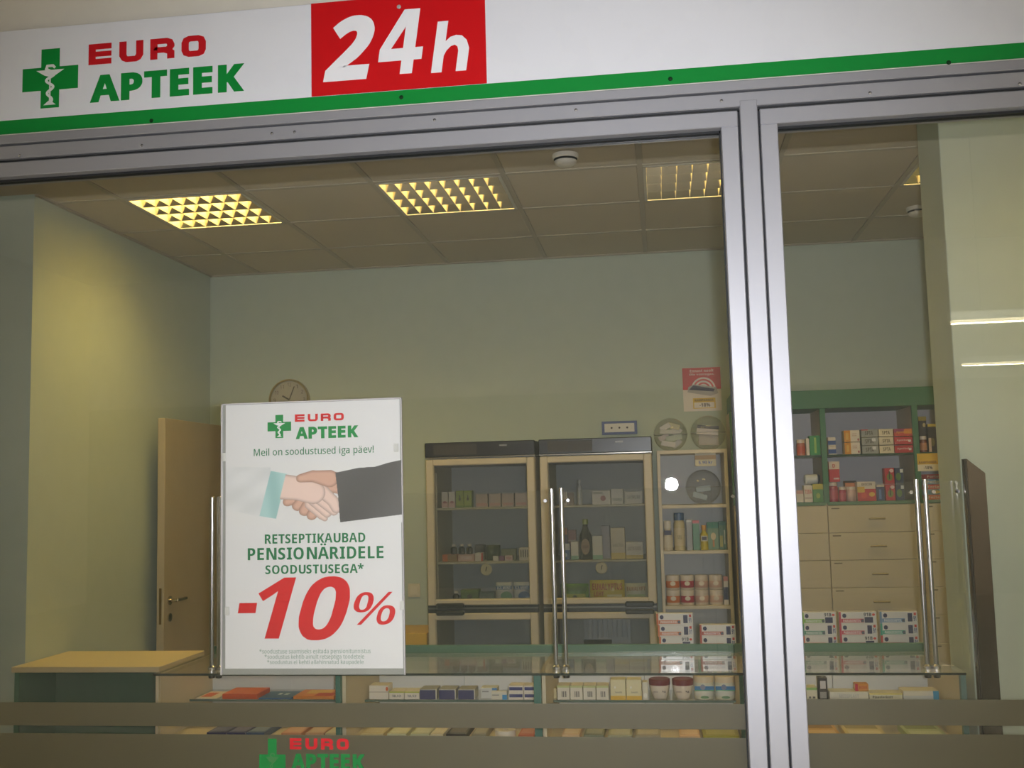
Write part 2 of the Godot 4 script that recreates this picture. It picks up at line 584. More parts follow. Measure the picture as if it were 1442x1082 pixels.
# ---------------------------------------------------------------- scene
func _ready() -> void:
	var cam := Camera3D.new()
	cam.name = "camera"
	cam.fov = rad_to_deg(2.0 * atan(541.0 / FOCAL))
	cam.near = 0.02
	cam.transform = Transform3D(look, EYE)
	add_child(cam)
	cam.current = true
	var we := WorldEnvironment.new()
	we.name = "environment"
	var env := Environment.new()
	env.background_mode = Environment.BG_COLOR
	env.background_color = Color(0.01, 0.01, 0.01)
	env.tonemap_mode = Environment.TONE_MAPPER_LINEAR
	env.tonemap_exposure = 1.0
	env.sdfgi_enabled = true
	env.ssao_enabled = true
	env.ssil_enabled = true
	we.environment = env
	add_child(we)
	flash_camera()
	passage()
	strip_light("strip light over the passage, its row set nearer the shop", 2.83, 7.4, 8.0, 3.1)
	strip_light("strip light over the passage, its row by the far wall", 4.03, 8.6, 12.1, 3.1)
	room()
	ceiling()
	shopfront()
	sign_board()
	offer_poster()
	door()
	wall_things()
	side_table()
	counter()
	screens()
	fridge(-1.266, true)
	fridge(-0.64, false)
	fridge_goods()
	shelf_rack()
	drawer_cabinet()
	counter_goods()

func flash_camera() -> void:
	# the photographer's compact camera, whose flash the window mirrors
	var o := thing("compact_camera", "small silver compact camera with its flash firing, facing the shop window", "camera", V(0.02, 1.57, 2.74))
	part(bxm(V(-0.035, 1.57, 2.728), V(0.08, 1.632, 2.752), 0.006), "body", mt(rgb(150, 150, 155), 0.35, 0.6), o)
	part(bxm(V(0.04, 1.594, 2.722), V(0.07, 1.616, 2.728), 0.002), "flash_window", glow(Color(0.95, 0.97, 1.0), 40.0), o)
	var l := SpotLight3D.new()
	l.name = "flash"
	l.light_color = Color(0.97, 0.98, 1.0)
	l.light_energy = FLASH_ENERGY
	l.light_size = 0.03
	l.spot_range = 30.0
	l.spot_angle = 38.5
	l.spot_angle_attenuation = 1.0
	l.spot_attenuation = 2.0
	l.shadow_enabled = true
	o.add_child(l)
	l.global_transform = Transform3D(look, V(0.055, 1.605, 2.7))

func passage() -> void:
	var f := structure("floor", "pale polished tile floor of the passage and shop")
	part(bxm(V(-9, -0.12, -4.8), V(9, 0, 13.2)), "floor_slab", noisy(rgb(132, 126, 116), 0.08, 0.02, 0.35), f)
	var c := structure("ceiling", "unseen high white passage ceiling and low dark soffit mirrored in the shop window")
	part(bxm(V(-9, 5.0, -0.2), V(9, 5.15, 13.2)), "unseen_white_ceiling", mt(rgb(235, 234, 228), 0.8), c)  # out of view, height set for the bright veil on the glass
	part(bxm(V(-9, 3.2, -0.02), V(9, 3.36, 2.44)), "unseen_dark_soffit", mt(rgb(46, 38, 28), 0.8), c)  # out of view, placed to darken the top band of the window reflection
	var w := structure("wall_passage_far", "unseen wall across the passage, paler above, mirrored in the shop window")  # out of view, its two tones set for the reflection in the glass
	part(bxm(V(-9, 3.0, 13.0), V(9, 5.1, 13.2)), "unseen_upper_wall", mt(rgb(180, 176, 168), 0.8), w)
	part(bxm(V(-9, 0, 13.0), V(9, 3.0, 13.2)), "unseen_lower_wall", mt(rgb(128, 122, 112), 0.7), w)
	for sd in [-1.0, 1.0]:
		var g := structure("wall_passage_end", "end wall of the passage")
		part(bxm(V(sd * 9.0 - 0.1, 0, -0.2), V(sd * 9.0 + 0.1, 5.1, 13.2)), "plaster", mt(rgb(190, 182, 165), 0.8), g)
	# unseen cove light above the soffit, brightens the ceiling that the window mirrors
	var o := thing("unseen_cove_light", "unseen long cove light above the soffit, brightening the ceiling mirrored in the window", "cove light", V(0, 3.36, 2.1))
	part(bxm(V(-8, 3.3605, 2.02), V(8, 3.4, 2.18), 0.004), "housing", mt(rgb(210, 210, 205), 0.5), o)
	part(bxm(V(-7.98, 3.4, 2.04), V(7.98, 3.41, 2.16), 0.002), "diffuser", glow(Color(1.0, 0.97, 0.9), 6.0), o)
	var l := AreaLight3D.new()
	l.name = "lamp"
	l.area_size = Vector2(15.9, 0.12)
	l.light_color = Color(1.0, 0.985, 0.93)
	l.light_energy = UNSEEN_COVE_ENERGY
	l.area_range = 30.0
	l.shadow_enabled = true
	o.add_child(l)
	l.position = V(0, 0.075, 0)
	l.rotation.x = PI - 1.05

func room() -> void:
	var wall := noisy(rgb(186, 198, 182), 0.012, 0.03, 0.75, 1.0)
	var o := structure("wall_back", "pale green painted wall at the back of the shop")
	var s := S()
	box(s, V(-2.95, 0, BACK - 0.15), V(-2.6, CEIL + 0.2, BACK))
	box(s, V(-1.8, 0, BACK - 0.15), V(2.9, CEIL + 0.2, BACK))
	box(s, V(-2.6, 2.05, BACK - 0.15), V(-1.8, CEIL + 0.2, BACK))
	part(s, "plaster", wall, o)
	o = structure("wall_left", "pale green wall beside the open door, washed by lamp light")
	s = S()
	box(s, V(-2.92, 0, BACK), V(-2.77, CEIL + 0.2, -1.69))
	box(s, V(-3.75, 0, -1.84), V(-2.92, CEIL + 0.2, -1.69))
	box(s, V(-3.75, 0, -1.69), V(-3.6, CEIL + 0.2, -0.12))
	part(s, "plaster", wall, o)
	o = structure("wall_right", "pale green pillar wall at the end of the counter")
	s = S()
	box(s, V(1.03, 0, -1.47), V(3.2, CEIL + 0.2, -1.17), 0.003)
	box(s, V(2.75, 0, BACK), V(2.9, CEIL + 0.2, -1.47))
	box(s, V(3.05, 0, -1.17), V(3.2, CEIL + 0.2, -0.12))
	part(s, "plaster", wall, o)
	o = structure("wall_front", "cream wall above and beside the shop window")
	var cream := noisy(rgb(226, 221, 210), 0.012, 0.03, 0.7, 1.0)
	s = S()
	box(s, V(-9, 2.62, -0.12), V(9, 5.1, -0.02))
	box(s, V(-9, 0, -0.12), V(-2.66, 2.62, -0.02))
	box(s, V(2.46, 0, -0.12), V(9, 2.62, -0.02))
	part(s, "plaster", cream, o)
	# corridor behind the doorway
	o = structure("wall_corridor", "plain corridor behind the doorway in the back wall")
	s = S()
	box(s, V(-2.95, 0, -4.75), V(-1.4, 2.6, -4.65))
	box(s, V(-2.95, 0, -4.65), V(-2.85, 2.6, BACK - 0.15))
	box(s, V(-1.5, 0, -4.65), V(-1.4, 2.6, BACK - 0.15))
	box(s, V(-2.95, 2.6, -4.75), V(-1.4, 2.7, BACK - 0.15))
	part(s, "plaster", wall, o)

func ceiling() -> void:
	var o := structure("ceiling", "suspended ceiling of square grey-beige tiles in the shop")
	part(bxm(V(-3.75, CEIL + 0.2, BACK - 0.15), V(3.2, CEIL + 0.3, -0.02)), "slab", mt(rgb(120, 115, 105), 0.9), o)
	var tmats := [noisy(rgb(196, 184, 160), 0.02, 0.12, 0.9, 2.0), noisy(rgb(199, 187, 164), 0.02, 0.12, 0.9, 2.0), noisy(rgb(193, 181, 158), 0.02, 0.12, 0.9, 2.0)]
	var xs := [-3.6, -3.038, -2.438, -1.838, -1.238, -0.638, -0.038, 0.562, 1.162, 1.762, 2.362, 2.9]
	var zs := [-0.047, -0.647, -1.247, -1.847, -2.447, -3.047, BACK]
	var n := 0
	for i in xs.size() - 1:
		for j in zs.size() - 1:
			var x0: float = xs[i]
			var x1: float = xs[i + 1]
			var z1: float = zs[j]
			var z0: float = zs[j + 1]
			if (j == 3 and i in [2, 4, 6, 8]) or (j == 0 and i == 8):
				continue
			if x1 < -2.77 and z0 < -1.9:
				continue
			if x0 < -2.77 and z1 < -1.7:
				x0 = -2.77
			n += 1
			part(bxm(V(x0 + 0.012, CEIL + 0.004, z0 + 0.012), V(x1 - 0.012, CEIL + 0.018, z1 - 0.012), 0.003), "ceiling_tile", tmats[(i * 5 + j * 3) % 3], o)
	var rail := mt(rgb(176, 166, 146), 0.6)
	for i in range(0, xs.size()):
		var x: float = xs[i]
		if x < -2.77:
			part(bxm(V(x - 0.012, CEIL, -1.69), V(x + 0.012, CEIL + 0.006, -0.12)), "grid_rail", rail, o)
		else:
			part(bxm(V(x - 0.012, CEIL, BACK), V(x + 0.012, CEIL + 0.006, -0.12)), "grid_rail", rail, o)
	for j in zs.size() - 1:
		var z: float = zs[j]
		part(bxm(V(-3.6 if z > -1.69 else -2.77, CEIL + 0.0005, z - 0.012), V(2.9, CEIL + 0.0065, z + 0.012)), "grid_rail", rail, o)
	var edge := S()
	box(edge, V(-2.77, CEIL - 0.004, BACK), V(2.75, CEIL + 0.004, BACK + 0.02))
	box(edge, V(-2.77, CEIL - 0.004, BACK), V(-2.75, CEIL + 0.004, -1.69))
	part(edge, "edge_trim", rail, o)
	louvre_light(0, "louvred ceiling light beside the pale green wall with the door", 1.0)
	louvre_light(2, "louvred ceiling light in line with the first fridge", 0.6)
	louvre_light(4, "louvred ceiling light in line with the narrow shelf rack", 0.45)
	louvre_light(6, "louvred ceiling light partly behind the pillar wall", 0.45)
	louvre_light(6, "unseen louvred ceiling light between the window and the pillar wall it lights", 0.5, -0.047)  # out of view above the window header, placed to light the pillar face
	for d in [[V(-0.342, CEIL, -1.623), "round white smoke detector on the ceiling between two louvred lights"], [V(1.356, CEIL, -2.87), "round white smoke detector near the pillar wall"]]:
		var t := thing("smoke_detector", d[1], "smoke detector", d[0])
		var s := S()
		lathe(s, d[0], [[0.055, 0.0], [0.055, -0.016], [0.05, -0.02]], 28)
		part(s, "base", mt(rgb(215, 210, 198), 0.5), t)
		s = S()
		lathe(s, d[0], [[0.05, -0.02], [0.042, -0.02], [0.042, -0.028], [0.047, -0.028]], 28)
		part(s, "slot", mt(rgb(25, 22, 18), 0.7), t)
		s = S()
		lathe(s, d[0], [[0.047, -0.028], [0.046, -0.036], [0.032, -0.046], [0.0, -0.048]], 28, true)
		part(s, "cap", mt(rgb(215, 210, 198), 0.5), t)

func shopfront() -> void:
	var alu := mt(rgb(172, 172, 179), 0.5, 0.6)
	var gasket := mt(rgb(28, 30, 32), 0.7)
	var glass := pane_mat(Color(0.55, 0.6, 0.56), 0.02)
	var film := mt(rgb(92, 88, 74), 0.5)
	film.backlight_enabled = true
	film.backlight = Color(0.8, 0.8, 0.72)
	# header beam
	var o := structure("trim_1", "brushed aluminium header beam over the shop windows")
	var s := S()
	box(s, V(-2.7, 2.587, -0.06), V(2.5, 2.612, 0.05), 0.002)
	part(s, "upper_rail", alu, o)
	s = S()
	box(s, V(-2.7, 2.546, -0.06), V(2.5, 2.583, 0.044), 0.002)
	part(s, "lower_rail", alu, o)
	part(bxm(V(-2.7, 2.54, -0.06), V(2.5, 2.6, 0.03)), "groove", gasket, o)
	for p in [[28, 220], [200, 205], [383, 188], [415, 186], [612, 169], [811, 155], [1016, 142], [1225, 131], [1436, 120]]:
		var q := W(p[0], p[1], 0.044)
		s = S()
		lathe(s, V(q.x, clampf(q.y, 2.552, 2.577), 0.044), [[0.0045, 0.0], [0.004, 0.0014], [0.0, 0.002]], 10, false, Basis(Vector3.RIGHT, PI / 2))
		part(s, "screw", mt(rgb(200, 200, 205), 0.25, 0.9), o)
	# post between the windows
	o = structure("trim_2", "brushed aluminium post between the two shop windows")
	part(bxm(V(0.233, 0, -0.06), V(0.277, 2.562, 0.045), 0.002), "post", alu, o)
	part(bxm(V(0.226, 0, -0.055), V(0.284, 2.545, 0.02)), "groove", gasket, o)
	for side in 2:
		var x0 := -2.62 if side == 0 else 0.282
		var x1 := 0.228 if side == 0 else 2.42
		o = structure("window_%d" % (side + 1), "wide shop window pane in an aluminium sash with frosted film bands" if side == 0 else "shop window pane in front of the pillar wall with frosted film bands")
		var yb := 0.04
		part(bxm(V(x0, 2.497, -0.045), V(x1, 2.538, 0.04), 0.002), "top_rail", alu, o)
		part(bxm(V(x0, yb, -0.045), V(x1, yb + 0.06, 0.04), 0.002), "bottom_rail", alu, o)
		part(bxm(V(x0, yb + 0.06, -0.045), V(x0 + 0.043, 2.497, 0.04), 0.002), "stile", alu, o)
		part(bxm(V(x1 - 0.043, yb + 0.06, -0.045), V(x1, 2.497, 0.04), 0.002), "stile", alu, o)
		var gx0 := x0 + 0.043
		var gx1 := x1 - 0.043
		s = S()
		box(s, V(gx0, 2.491, -0.012), V(gx1, 2.497, 0.012))
		box(s, V(gx0, yb + 0.06, -0.012), V(gx1, yb + 0.066, 0.012))
		box(s, V(gx0, yb + 0.06, -0.012), V(gx0 + 0.003, 2.497, 0.012))
		box(s, V(gx1 - 0.003, yb + 0.06, -0.012), V(gx1, 2.497, 0.012))
		part(s, "gasket", gasket, o)
		part(bxm(V(gx0 + 0.003, yb + 0.066, -0.004), V(gx1 - 0.003, 2.491, 0.004)), "pane", glass, o)
		var lift := 0.0 if side == 0 else 0.012
		part(bxm(V(gx0 + 0.003, 1.007 + lift, 0.0042), V(gx1 - 0.003, 1.067 + lift, 0.0046)), "frosted_film", film, o)
		part(bxm(V(gx0 + 0.003, yb + 0.066, 0.0042), V(gx1 - 0.003, 0.987 + lift, 0.0046)), "frosted_film", film, o)
		if side == 0:
			var a := W(365, 1082, 0.005)
			var g := part(cross_shape(a.x, W(385, 1112, 0).y, W(403, 1082, 0).x, W(385, 1040, 0).y, 0.0047, 0.0003), "cross_emblem", mt(rgb(22, 130, 60), 0.5), o)
			part(serpent(a.x, W(385, 1112, 0).y, W(403, 1082, 0).x, W(385, 1040, 0).y, 0.005, 0.0002), "serpent_emblem", mt(rgb(70, 130, 75), 0.5), g)
			wide_word(o, mt(rgb(205, 30, 40), 0.5), W(409, 1047, 0).x, W(409, 1055, 0).y, W(492, 1047, 0).x, W(492, 1040, 0).y, 0.0047, 0.0003)
			part(text("APTEEK", W(411, 1082, 0).x, W(411, 1083, 0).y, W(515, 1082, 0).x, W(515, 1062, 0).y, 0.0047, 0.0003, "heavy"), "lettering", mt(rgb(22, 130, 60), 0.5), o)

func sign_board() -> void:
	var o := thing("shop_sign", "white pharmacy fascia sign with green stripe, cross emblem and red 24h panel", "sign", V(0, 2.62, 0.0))
	var z := 0.03
	part(bxm(V(-2.9, 2.6615, -0.02), V(2.9, 2.922, z), 0.001), "white_panel", noisy(rgb(228, 229, 236), 0.008, 0.02, 0.35), o)
	part(bxm(V(-2.9, 2.6225, -0.02), V(2.9, 2.6615, z), 0.0006), "green_stripe", mt(rgb(14, 138, 56), 0.35), o)
	part(bxm(V(-2.9, 2.613, -0.02), V(2.9, 2.6225, z - 0.002), 0.0006), "edge_strip", mt(rgb(225, 222, 214), 0.4), o)
	var a := W(439, 136, z)
	var b := W(683, 0, z)
	var red := part(bxm(V(a.x, 2.6618, z), V(b.x, 2.922, z + 0.002), 0.0005), "red_panel", mt(rgb(205, 22, 28), 0.3), o)
	var zr := z + 0.002
	var p := W(455, 117, zr)
	var q := W(602, 13, zr)
	part(text("2", p.x, W(480, 114, zr).y, W(528, 60, zr).x, W(500, 22, zr).y, zr, 0.001, "heavy", 0.22, 0.5), "lettering", mt(rgb(240, 240, 245), 0.4), red)
	var wm := mt(rgb(240, 240, 245), 0.4)
	var P4 := func(fx: float, fy: float, u0: float, u1: float, v1: float, v0: float) -> Vector2:
		var lo := W(u0, v1, zr)
		var hi := W((u0 + u1) * 0.5, v0, zr)
		var wd := W(u1, v0, zr).x - lo.x
		return Vector2(lo.x + wd * (fx * 0.82 + fy * 0.18), lo.y + (hi.y - lo.y) * fy)
	var s4 := S()
	var lift4 := 0.001
	var q4 := func(fx: float, fy: float) -> Vector2:
		return P4.call(fx, fy, 530.0, 603.0, 107.0, 14.0)
	for g4 in [[[0.0, 0.21], [0.0, 0.4], [1.0, 0.4], [1.0, 0.21]], [[0.54, 0.0], [0.54, 1.0], [0.82, 1.0], [0.82, 0.0]], [[0.0, 0.4], [0.46, 1.0], [0.56, 1.0], [0.56, 0.76], [0.26, 0.4]]]:
		var pp := PackedVector2Array()
		for c4 in g4:
			pp.append(q4.call(c4[0], c4[1]))
		poly(s4, pp, zr, lift4)
		lift4 += 0.0003
	part(s4, "lettering", wm, red)
	s4 = S()
	var qh := func(fx: float, fy: float) -> Vector2:
		return P4.call(fx, fy, 607.0, 666.0, 103.0, 29.0)
	var hs := PackedVector2Array()
	for k in [[0, 0], [0, 1], [0.3, 1], [0.3, 0.6], [0.42, 0.68], [0.58, 0.71], [0.75, 0.69], [0.9, 0.6], [1, 0.44], [1, 0], [0.7, 0], [0.7, 0.4], [0.66, 0.48], [0.58, 0.52], [0.47, 0.5], [0.36, 0.42], [0.3, 0.32], [0.3, 0]]:
		hs.append(qh.call(float(k[0]), float(k[1])))
	poly(s4, hs, zr, 0.001)
	part(s4, "lettering", wm, red)
	var green := mt(rgb(14, 138, 56), 0.35)
	var x0 := W(32, 111, z).x
	var x1 := W(110, 111, z).x
	var y0 := W(71, 152, z).y
	var y1 := W(71, 69, z).y
	var g := part(cross_shape(x0, y0, x1, y1, z, 0.001), "cross_emblem", green, o)
	part(serpent(x0, y0, x1, y1, z + 0.001), "serpent_emblem", mt(rgb(230, 230, 230), 0.4), g)
	wide_word(o, mt(rgb(200, 26, 36), 0.35), W(125, 78, z).x, W(125, 92, z).y, W(290, 64, z).x, W(125, 63, z).y, z)
	part(text("APTEEK", W(127, 125, z).x, W(127, 145, z).y, W(344, 105, z).x, W(127, 107, z).y, z, 0.001, "heavy", 0.0, 0.5), "lettering", green, o)
	for k in [[213, 170], [565, 137], [944, 111], [1336, 88], [562, 10]]:
		var c := W(k[0], k[1], z)
		var s := S()
		lathe(s, V(c.x, c.y, z + (0.002 if k[1] < 20 else 0.0)), [[0.006, 0.0], [0.005, 0.0015], [0.0, 0.002]], 10, false, Basis(Vector3.RIGHT, PI / 2))
		part(s, "screw", mt(rgb(20, 60, 30) if k[1] > 20 else rgb(190, 190, 190), 0.4, 0.3), o)

func seg_d(p: Vector2, a: Vector2, b: Vector2, ra: float, rb: float) -> float:
	var t := clampf((p - a).dot(b - a) / maxf(1e-6, (b - a).length_squared()), 0.0, 1.0)
	return p.distance_to(a + (b - a) * t) - lerpf(ra, rb, t)

func handshake() -> ImageTexture:
	# the printed photograph: two clasped hands with a pale sleeve and a dark sleeve
	var w := 430
	var h := 160
	var im := Image.create(w, h, false, Image.FORMAT_RGB8)
	var paper := Color8(216, 216, 215)
	var pale := Color8(226, 200, 188)
	var tan_skin := Color8(208, 168, 148)
	var cuff := PackedVector2Array([Vector2(378, 105), Vector2(510, 135), Vector2(420, 517), Vector2(285, 490)])
	var sleeve := PackedVector2Array([Vector2(10, 60), Vector2(378, 75), Vector2(378, 105), Vector2(285, 495), Vector2(140, 460), Vector2(10, 430)])
	var dark := PackedVector2Array([Vector2(900, 137), Vector2(1085, 100), Vector2(1215, 95), Vector2(1330, 62), Vector2(1440, 40), Vector2(1440, 502), Vector2(1100, 540), Vector2(935, 558), Vector2(920, 330)])
	# bones: x0, y0, x1, y1, radius at each end; later layers lie over earlier ones
	var layers := [
		[[[930, 225, 800, 205, 92, 84], [800, 205, 760, 300, 84, 90]], tan_skin],
		[[[570, 352, 512, 376, 46, 37]], tan_skin], [[[655, 350, 592, 412, 52, 42]], tan_skin], [[[700, 380, 650, 452, 54, 46]], tan_skin], [[[760, 420, 708, 492, 52, 42]], tan_skin],
		[[[700, 400, 790, 500, 50, 34], [790, 500, 812, 524, 34, 24]], pale], [[[720, 360, 830, 480, 50, 36]], pale], [[[745, 330, 885, 462, 50, 38]], pale], [[[775, 270, 880, 380, 56, 48], [880, 380, 905, 440, 48, 40]], pale],
		[[[480, 245, 600, 262, 108, 102], [600, 262, 720, 300, 102, 98]], pale],
		[[[850, 185, 720, 160, 74, 50], [720, 160, 620, 176, 50, 36]], tan_skin]]
	for j in h:
		for i in w:
			var p := Vector2(i * 1.5 + 6.4, j * 1.5 + 20.5) / 0.4553
			var c := paper
			if Geometry2D.is_point_in_polygon(p, sleeve):
				var fold := sin(p.x * 0.021 + p.y * 0.03) * 0.5 + sin(p.y * 0.017 - p.x * 0.009) * 0.5
				c = Color8(204, 206, 206).lerp(Color8(218, 219, 219), 0.5 + 0.5 * fold)
			if Geometry2D.is_point_in_polygon(p, cuff):
				c = Color8(152, 190, 188).lerp(Color8(172, 206, 204), 0.5 + 0.5 * sin(p.x * 0.03 - p.y * 0.004))
			for layer in layers:
				var best := 1e9
				for b in layer[0]:
					best = minf(best, seg_d(p, Vector2(b[0], b[1]), Vector2(b[2], b[3]), b[4], b[5]))
				if best < 0.0 and p.x > 500.0 - (p.y - 135.0) * 0.235:
					var base: Color = layer[1]
					c = base.darkened(0.3).lerp(base, sqrt(clampf(-best / 26.0, 0.0, 1.0)))
			if Geometry2D.is_point_in_polygon(p, dark):
				var weave := sin(p.x * 0.35) * sin(p.y * 0.35) * 0.012 + sin(p.x * 0.008 + p.y * 0.006) * 0.02
				c = Color(0.35 + weave, 0.345 + weave, 0.34 + weave)
			im.set_pixel(i, j, c)
	return ImageTexture.create_from_image(im)

func offer_poster() -> void:
	var z := -0.009
	var o := thing("offer_poster", "white pharmacy offer poster with handshake photo and large red discount figure", "poster", V(-0.907, 1.152, z))
	var P := func(zx: float, zy: float) -> Vector3:
		return W(300.0 + zx / 2.575, 540.0 + zy / 2.575, z)
	var tl: Vector3 = P.call(42, 75)
	var tr: Vector3 = P.call(680, 62)
	var bl: Vector3 = P.call(48, 1028)
	var br: Vector3 = P.call(686, 1042)
	var x0 := (tl.x + bl.x) * 0.5
	var x1 := (tr.x + br.x) * 0.5
	var y0 := (bl.y + br.y) * 0.5
	var y1 := (tl.y + tr.y) * 0.5
	var paper := part(bxm(V(x0, y0, z - 0.0015), V(x1, y1, z), 0.0004), "paper", mt(rgb(216, 216, 216), 0.55), o)
	part(bxm(V(x0 - 0.012, y0 - 0.016, z - 0.004), V(x1 + 0.006, y1 + 0.004, z - 0.0017), 0.0006), "acrylic_backing", mt(rgb(150, 152, 146), 0.2), o)
	var s := S()
	box(s, V(x0 - 0.012, y0 - 0.016, z - 0.002), V(x0 - 0.008, y1 + 0.004, z + 0.003))
	box(s, V(x1 + 0.003, y0 - 0.016, z - 0.002), V(x1 + 0.006, y1 + 0.004, z + 0.003))
	box(s, V(x0 - 0.012, y1 + 0.001, z - 0.002), V(x1 + 0.006, y1 + 0.004, z + 0.003))
	part(s, "clear_edge", mt(rgb(196, 192, 196), 0.15), o)
	for k in [[38, 268], [664, 234], [52, 826], [686, 806]]:
		var c: Vector3 = P.call(k[0], k[1])
		part(bxm(V(c.x - 0.006, c.y - 0.011, z - 0.003), V(c.x + 0.006, c.y + 0.011, z + 0.003), 0.001), "clip", mt(rgb(205, 205, 200), 0.3), o)
	var green := mt(rgb(24, 112, 66), 0.5)
	var redm := mt(rgb(206, 28, 32), 0.5)
	var put := func(words: String, r: Array, m: Material, kind: String, slant: float, step: float) -> void:
		var a: Vector3 = P.call(r[0], (r[1] + r[3]) * 0.5)
		var b: Vector3 = P.call(r[2], (r[1] + r[3]) * 0.5)
		var c: Vector3 = P.call((r[0] + r[2]) * 0.5, r[1])
		var d: Vector3 = P.call((r[0] + r[2]) * 0.5, r[3])
		part(text(words, a.x, d.y, b.x, c.y, z, 0.0005, kind, slant, step), "lettering", m, paper)
	var ca: Vector3 = P.call(198, 200)
	var cb: Vector3 = P.call(283, 113)
	var g := part(cross_shape(ca.x, ca.y, cb.x, cb.y, z, 0.0005), "cross_emblem", mt(rgb(20, 136, 66), 0.5), paper)
	part(serpent(ca.x, ca.y, cb.x, cb.y, z + 0.0005, 0.0003), "serpent_emblem", mt(rgb(228, 228, 228), 0.5), paper)
	var ea: Vector3 = P.call(297, 140)
	var eb: Vector3 = P.call(474, 107)
	wide_word(paper, redm, ea.x, ea.y, eb.x, eb.y, z, 0.0005)
	put.call("APTEEK", [300, 156, 527, 199], mt(rgb(20, 136, 66), 0.5), "heavy", 0.0, 0.8)
	put.call("Meil on soodustused iga päev!", [148, 231, 583, 266], green, "thin", 0.0, 1.5)
	put.call("RETSEPTIKAUBAD", [188, 545, 552, 579], green, "bold", 0.0, 1.2)
	put.call("PENSIONÄRIDELE", [126, 581, 618, 638], green, "bold", 0.0, 1.2)
	put.call("SOODUSTUSEGA*", [190, 655, 546, 690], green, "bold", 0.0, 1.2)
	put.call("-", [90, 797, 160, 834], redm, "bold", 0.2, 1.0)
	put.call("1", [165, 705, 302, 926], redm, "bold", 0.26, 0.5)
	put.call("0", [310, 700, 497, 932], redm, "bold", 0.26, 0.5)
	put.call("%", [510, 757, 661, 876], redm, "thin", 0.2, 0.5)
	var fine := mt(rgb(134, 158, 144), 0.5)
	put.call("*soodustuse saamiseks esitada pensionitunnistus", [168, 963, 572, 985], fine, "thin", 0.0, 4.0)
	put.call("*soodustus kehtib ainult retseptiga toodetele", [187, 983, 548, 1004], fine, "thin", 0.0, 4.0)
	put.call("*soodustus ei kehti allahinnatud kaupadele", [196, 1003, 546, 1023], fine, "thin", 0.0, 4.0)
	# photo print
	var pa: Vector3 = P.call(45, 518)
	var pb: Vector3 = P.call(686, 278)
	var m := StandardMaterial3D.new()
	m.albedo_texture = handshake()
	m.roughness = 0.5
	s = S()
	var zz := z + 0.0004
	var cs := [V(pa.x + 0.002, pa.y, zz), V(pb.x - 0.001, pa.y, zz), V(pb.x - 0.001, pb.y, zz), V(pa.x + 0.002, pb.y, zz)]
	var uv := [Vector2(0, 1), Vector2(1, 1), Vector2(1, 0), Vector2(0, 0)]
	for t in [0, 2, 1, 0, 3, 2]:
		s.set_normal(Vector3.BACK)
		s.set_uv(uv[t])
		s.add_vertex(cs[t])
	part(s, "photo_print", m, paper)

func door() -> void:
	var o := thing("door_leaf", "beige hinged door standing open along the pale green wall", "door", V(-2.66, 0, -3.17))
	var m := noisy(rgb(178, 164, 136), 0.015, 0.03, 0.55)
	part(bxm(V(-2.682, 0.008, -3.6), V(-2.64, 2.03, -2.735), 0.002), "leaf", m, o)
	part(bxm(V(-2.668, 0.93, -2.736), V(-2.654, 1.12, -2.7335), 0.0006), "lock_plate", mt(rgb(120, 100, 60), 0.35, 0.8), o)
	var chrome := mt(rgb(205, 200, 190), 0.18, 1.0)
	var h := S()
	lathe(h, V(-2.64, 1.05, -2.8), [[0.024, 0.0], [0.024, 0.006], [0.01, 0.008], [0.01, 0.045], [0, 0.045]], 16, false, Basis(Vector3.BACK, -PI / 2))
	tube(h, V(-2.6, 1.05, -2.8), V(-2.6, 1.05, -2.92), 0.009)
	part(h, "handle", chrome, o)
	h = S()
	lathe(h, V(-2.64, 0.96, -2.8), [[0.022, 0.0], [0.022, 0.006], [0, 0.008]], 16, false, Basis(Vector3.BACK, -PI / 2))
	part(h, "keyhole_rose", chrome, o)
	var f := structure("trim_3", "beige frame of the doorway in the back wall")
	var s := S()
	box(s, V(-2.635, 0, BACK - 0.16), V(-2.6, 2.09, BACK + 0.008))
	box(s, V(-1.8, 0, BACK - 0.16), V(-1.74, 2.09, BACK + 0.012))
	box(s, V(-2.635, 2.035, BACK - 0.16), V(-1.74, 2.09, BACK + 0.012))
	part(s, "frame", m, f)

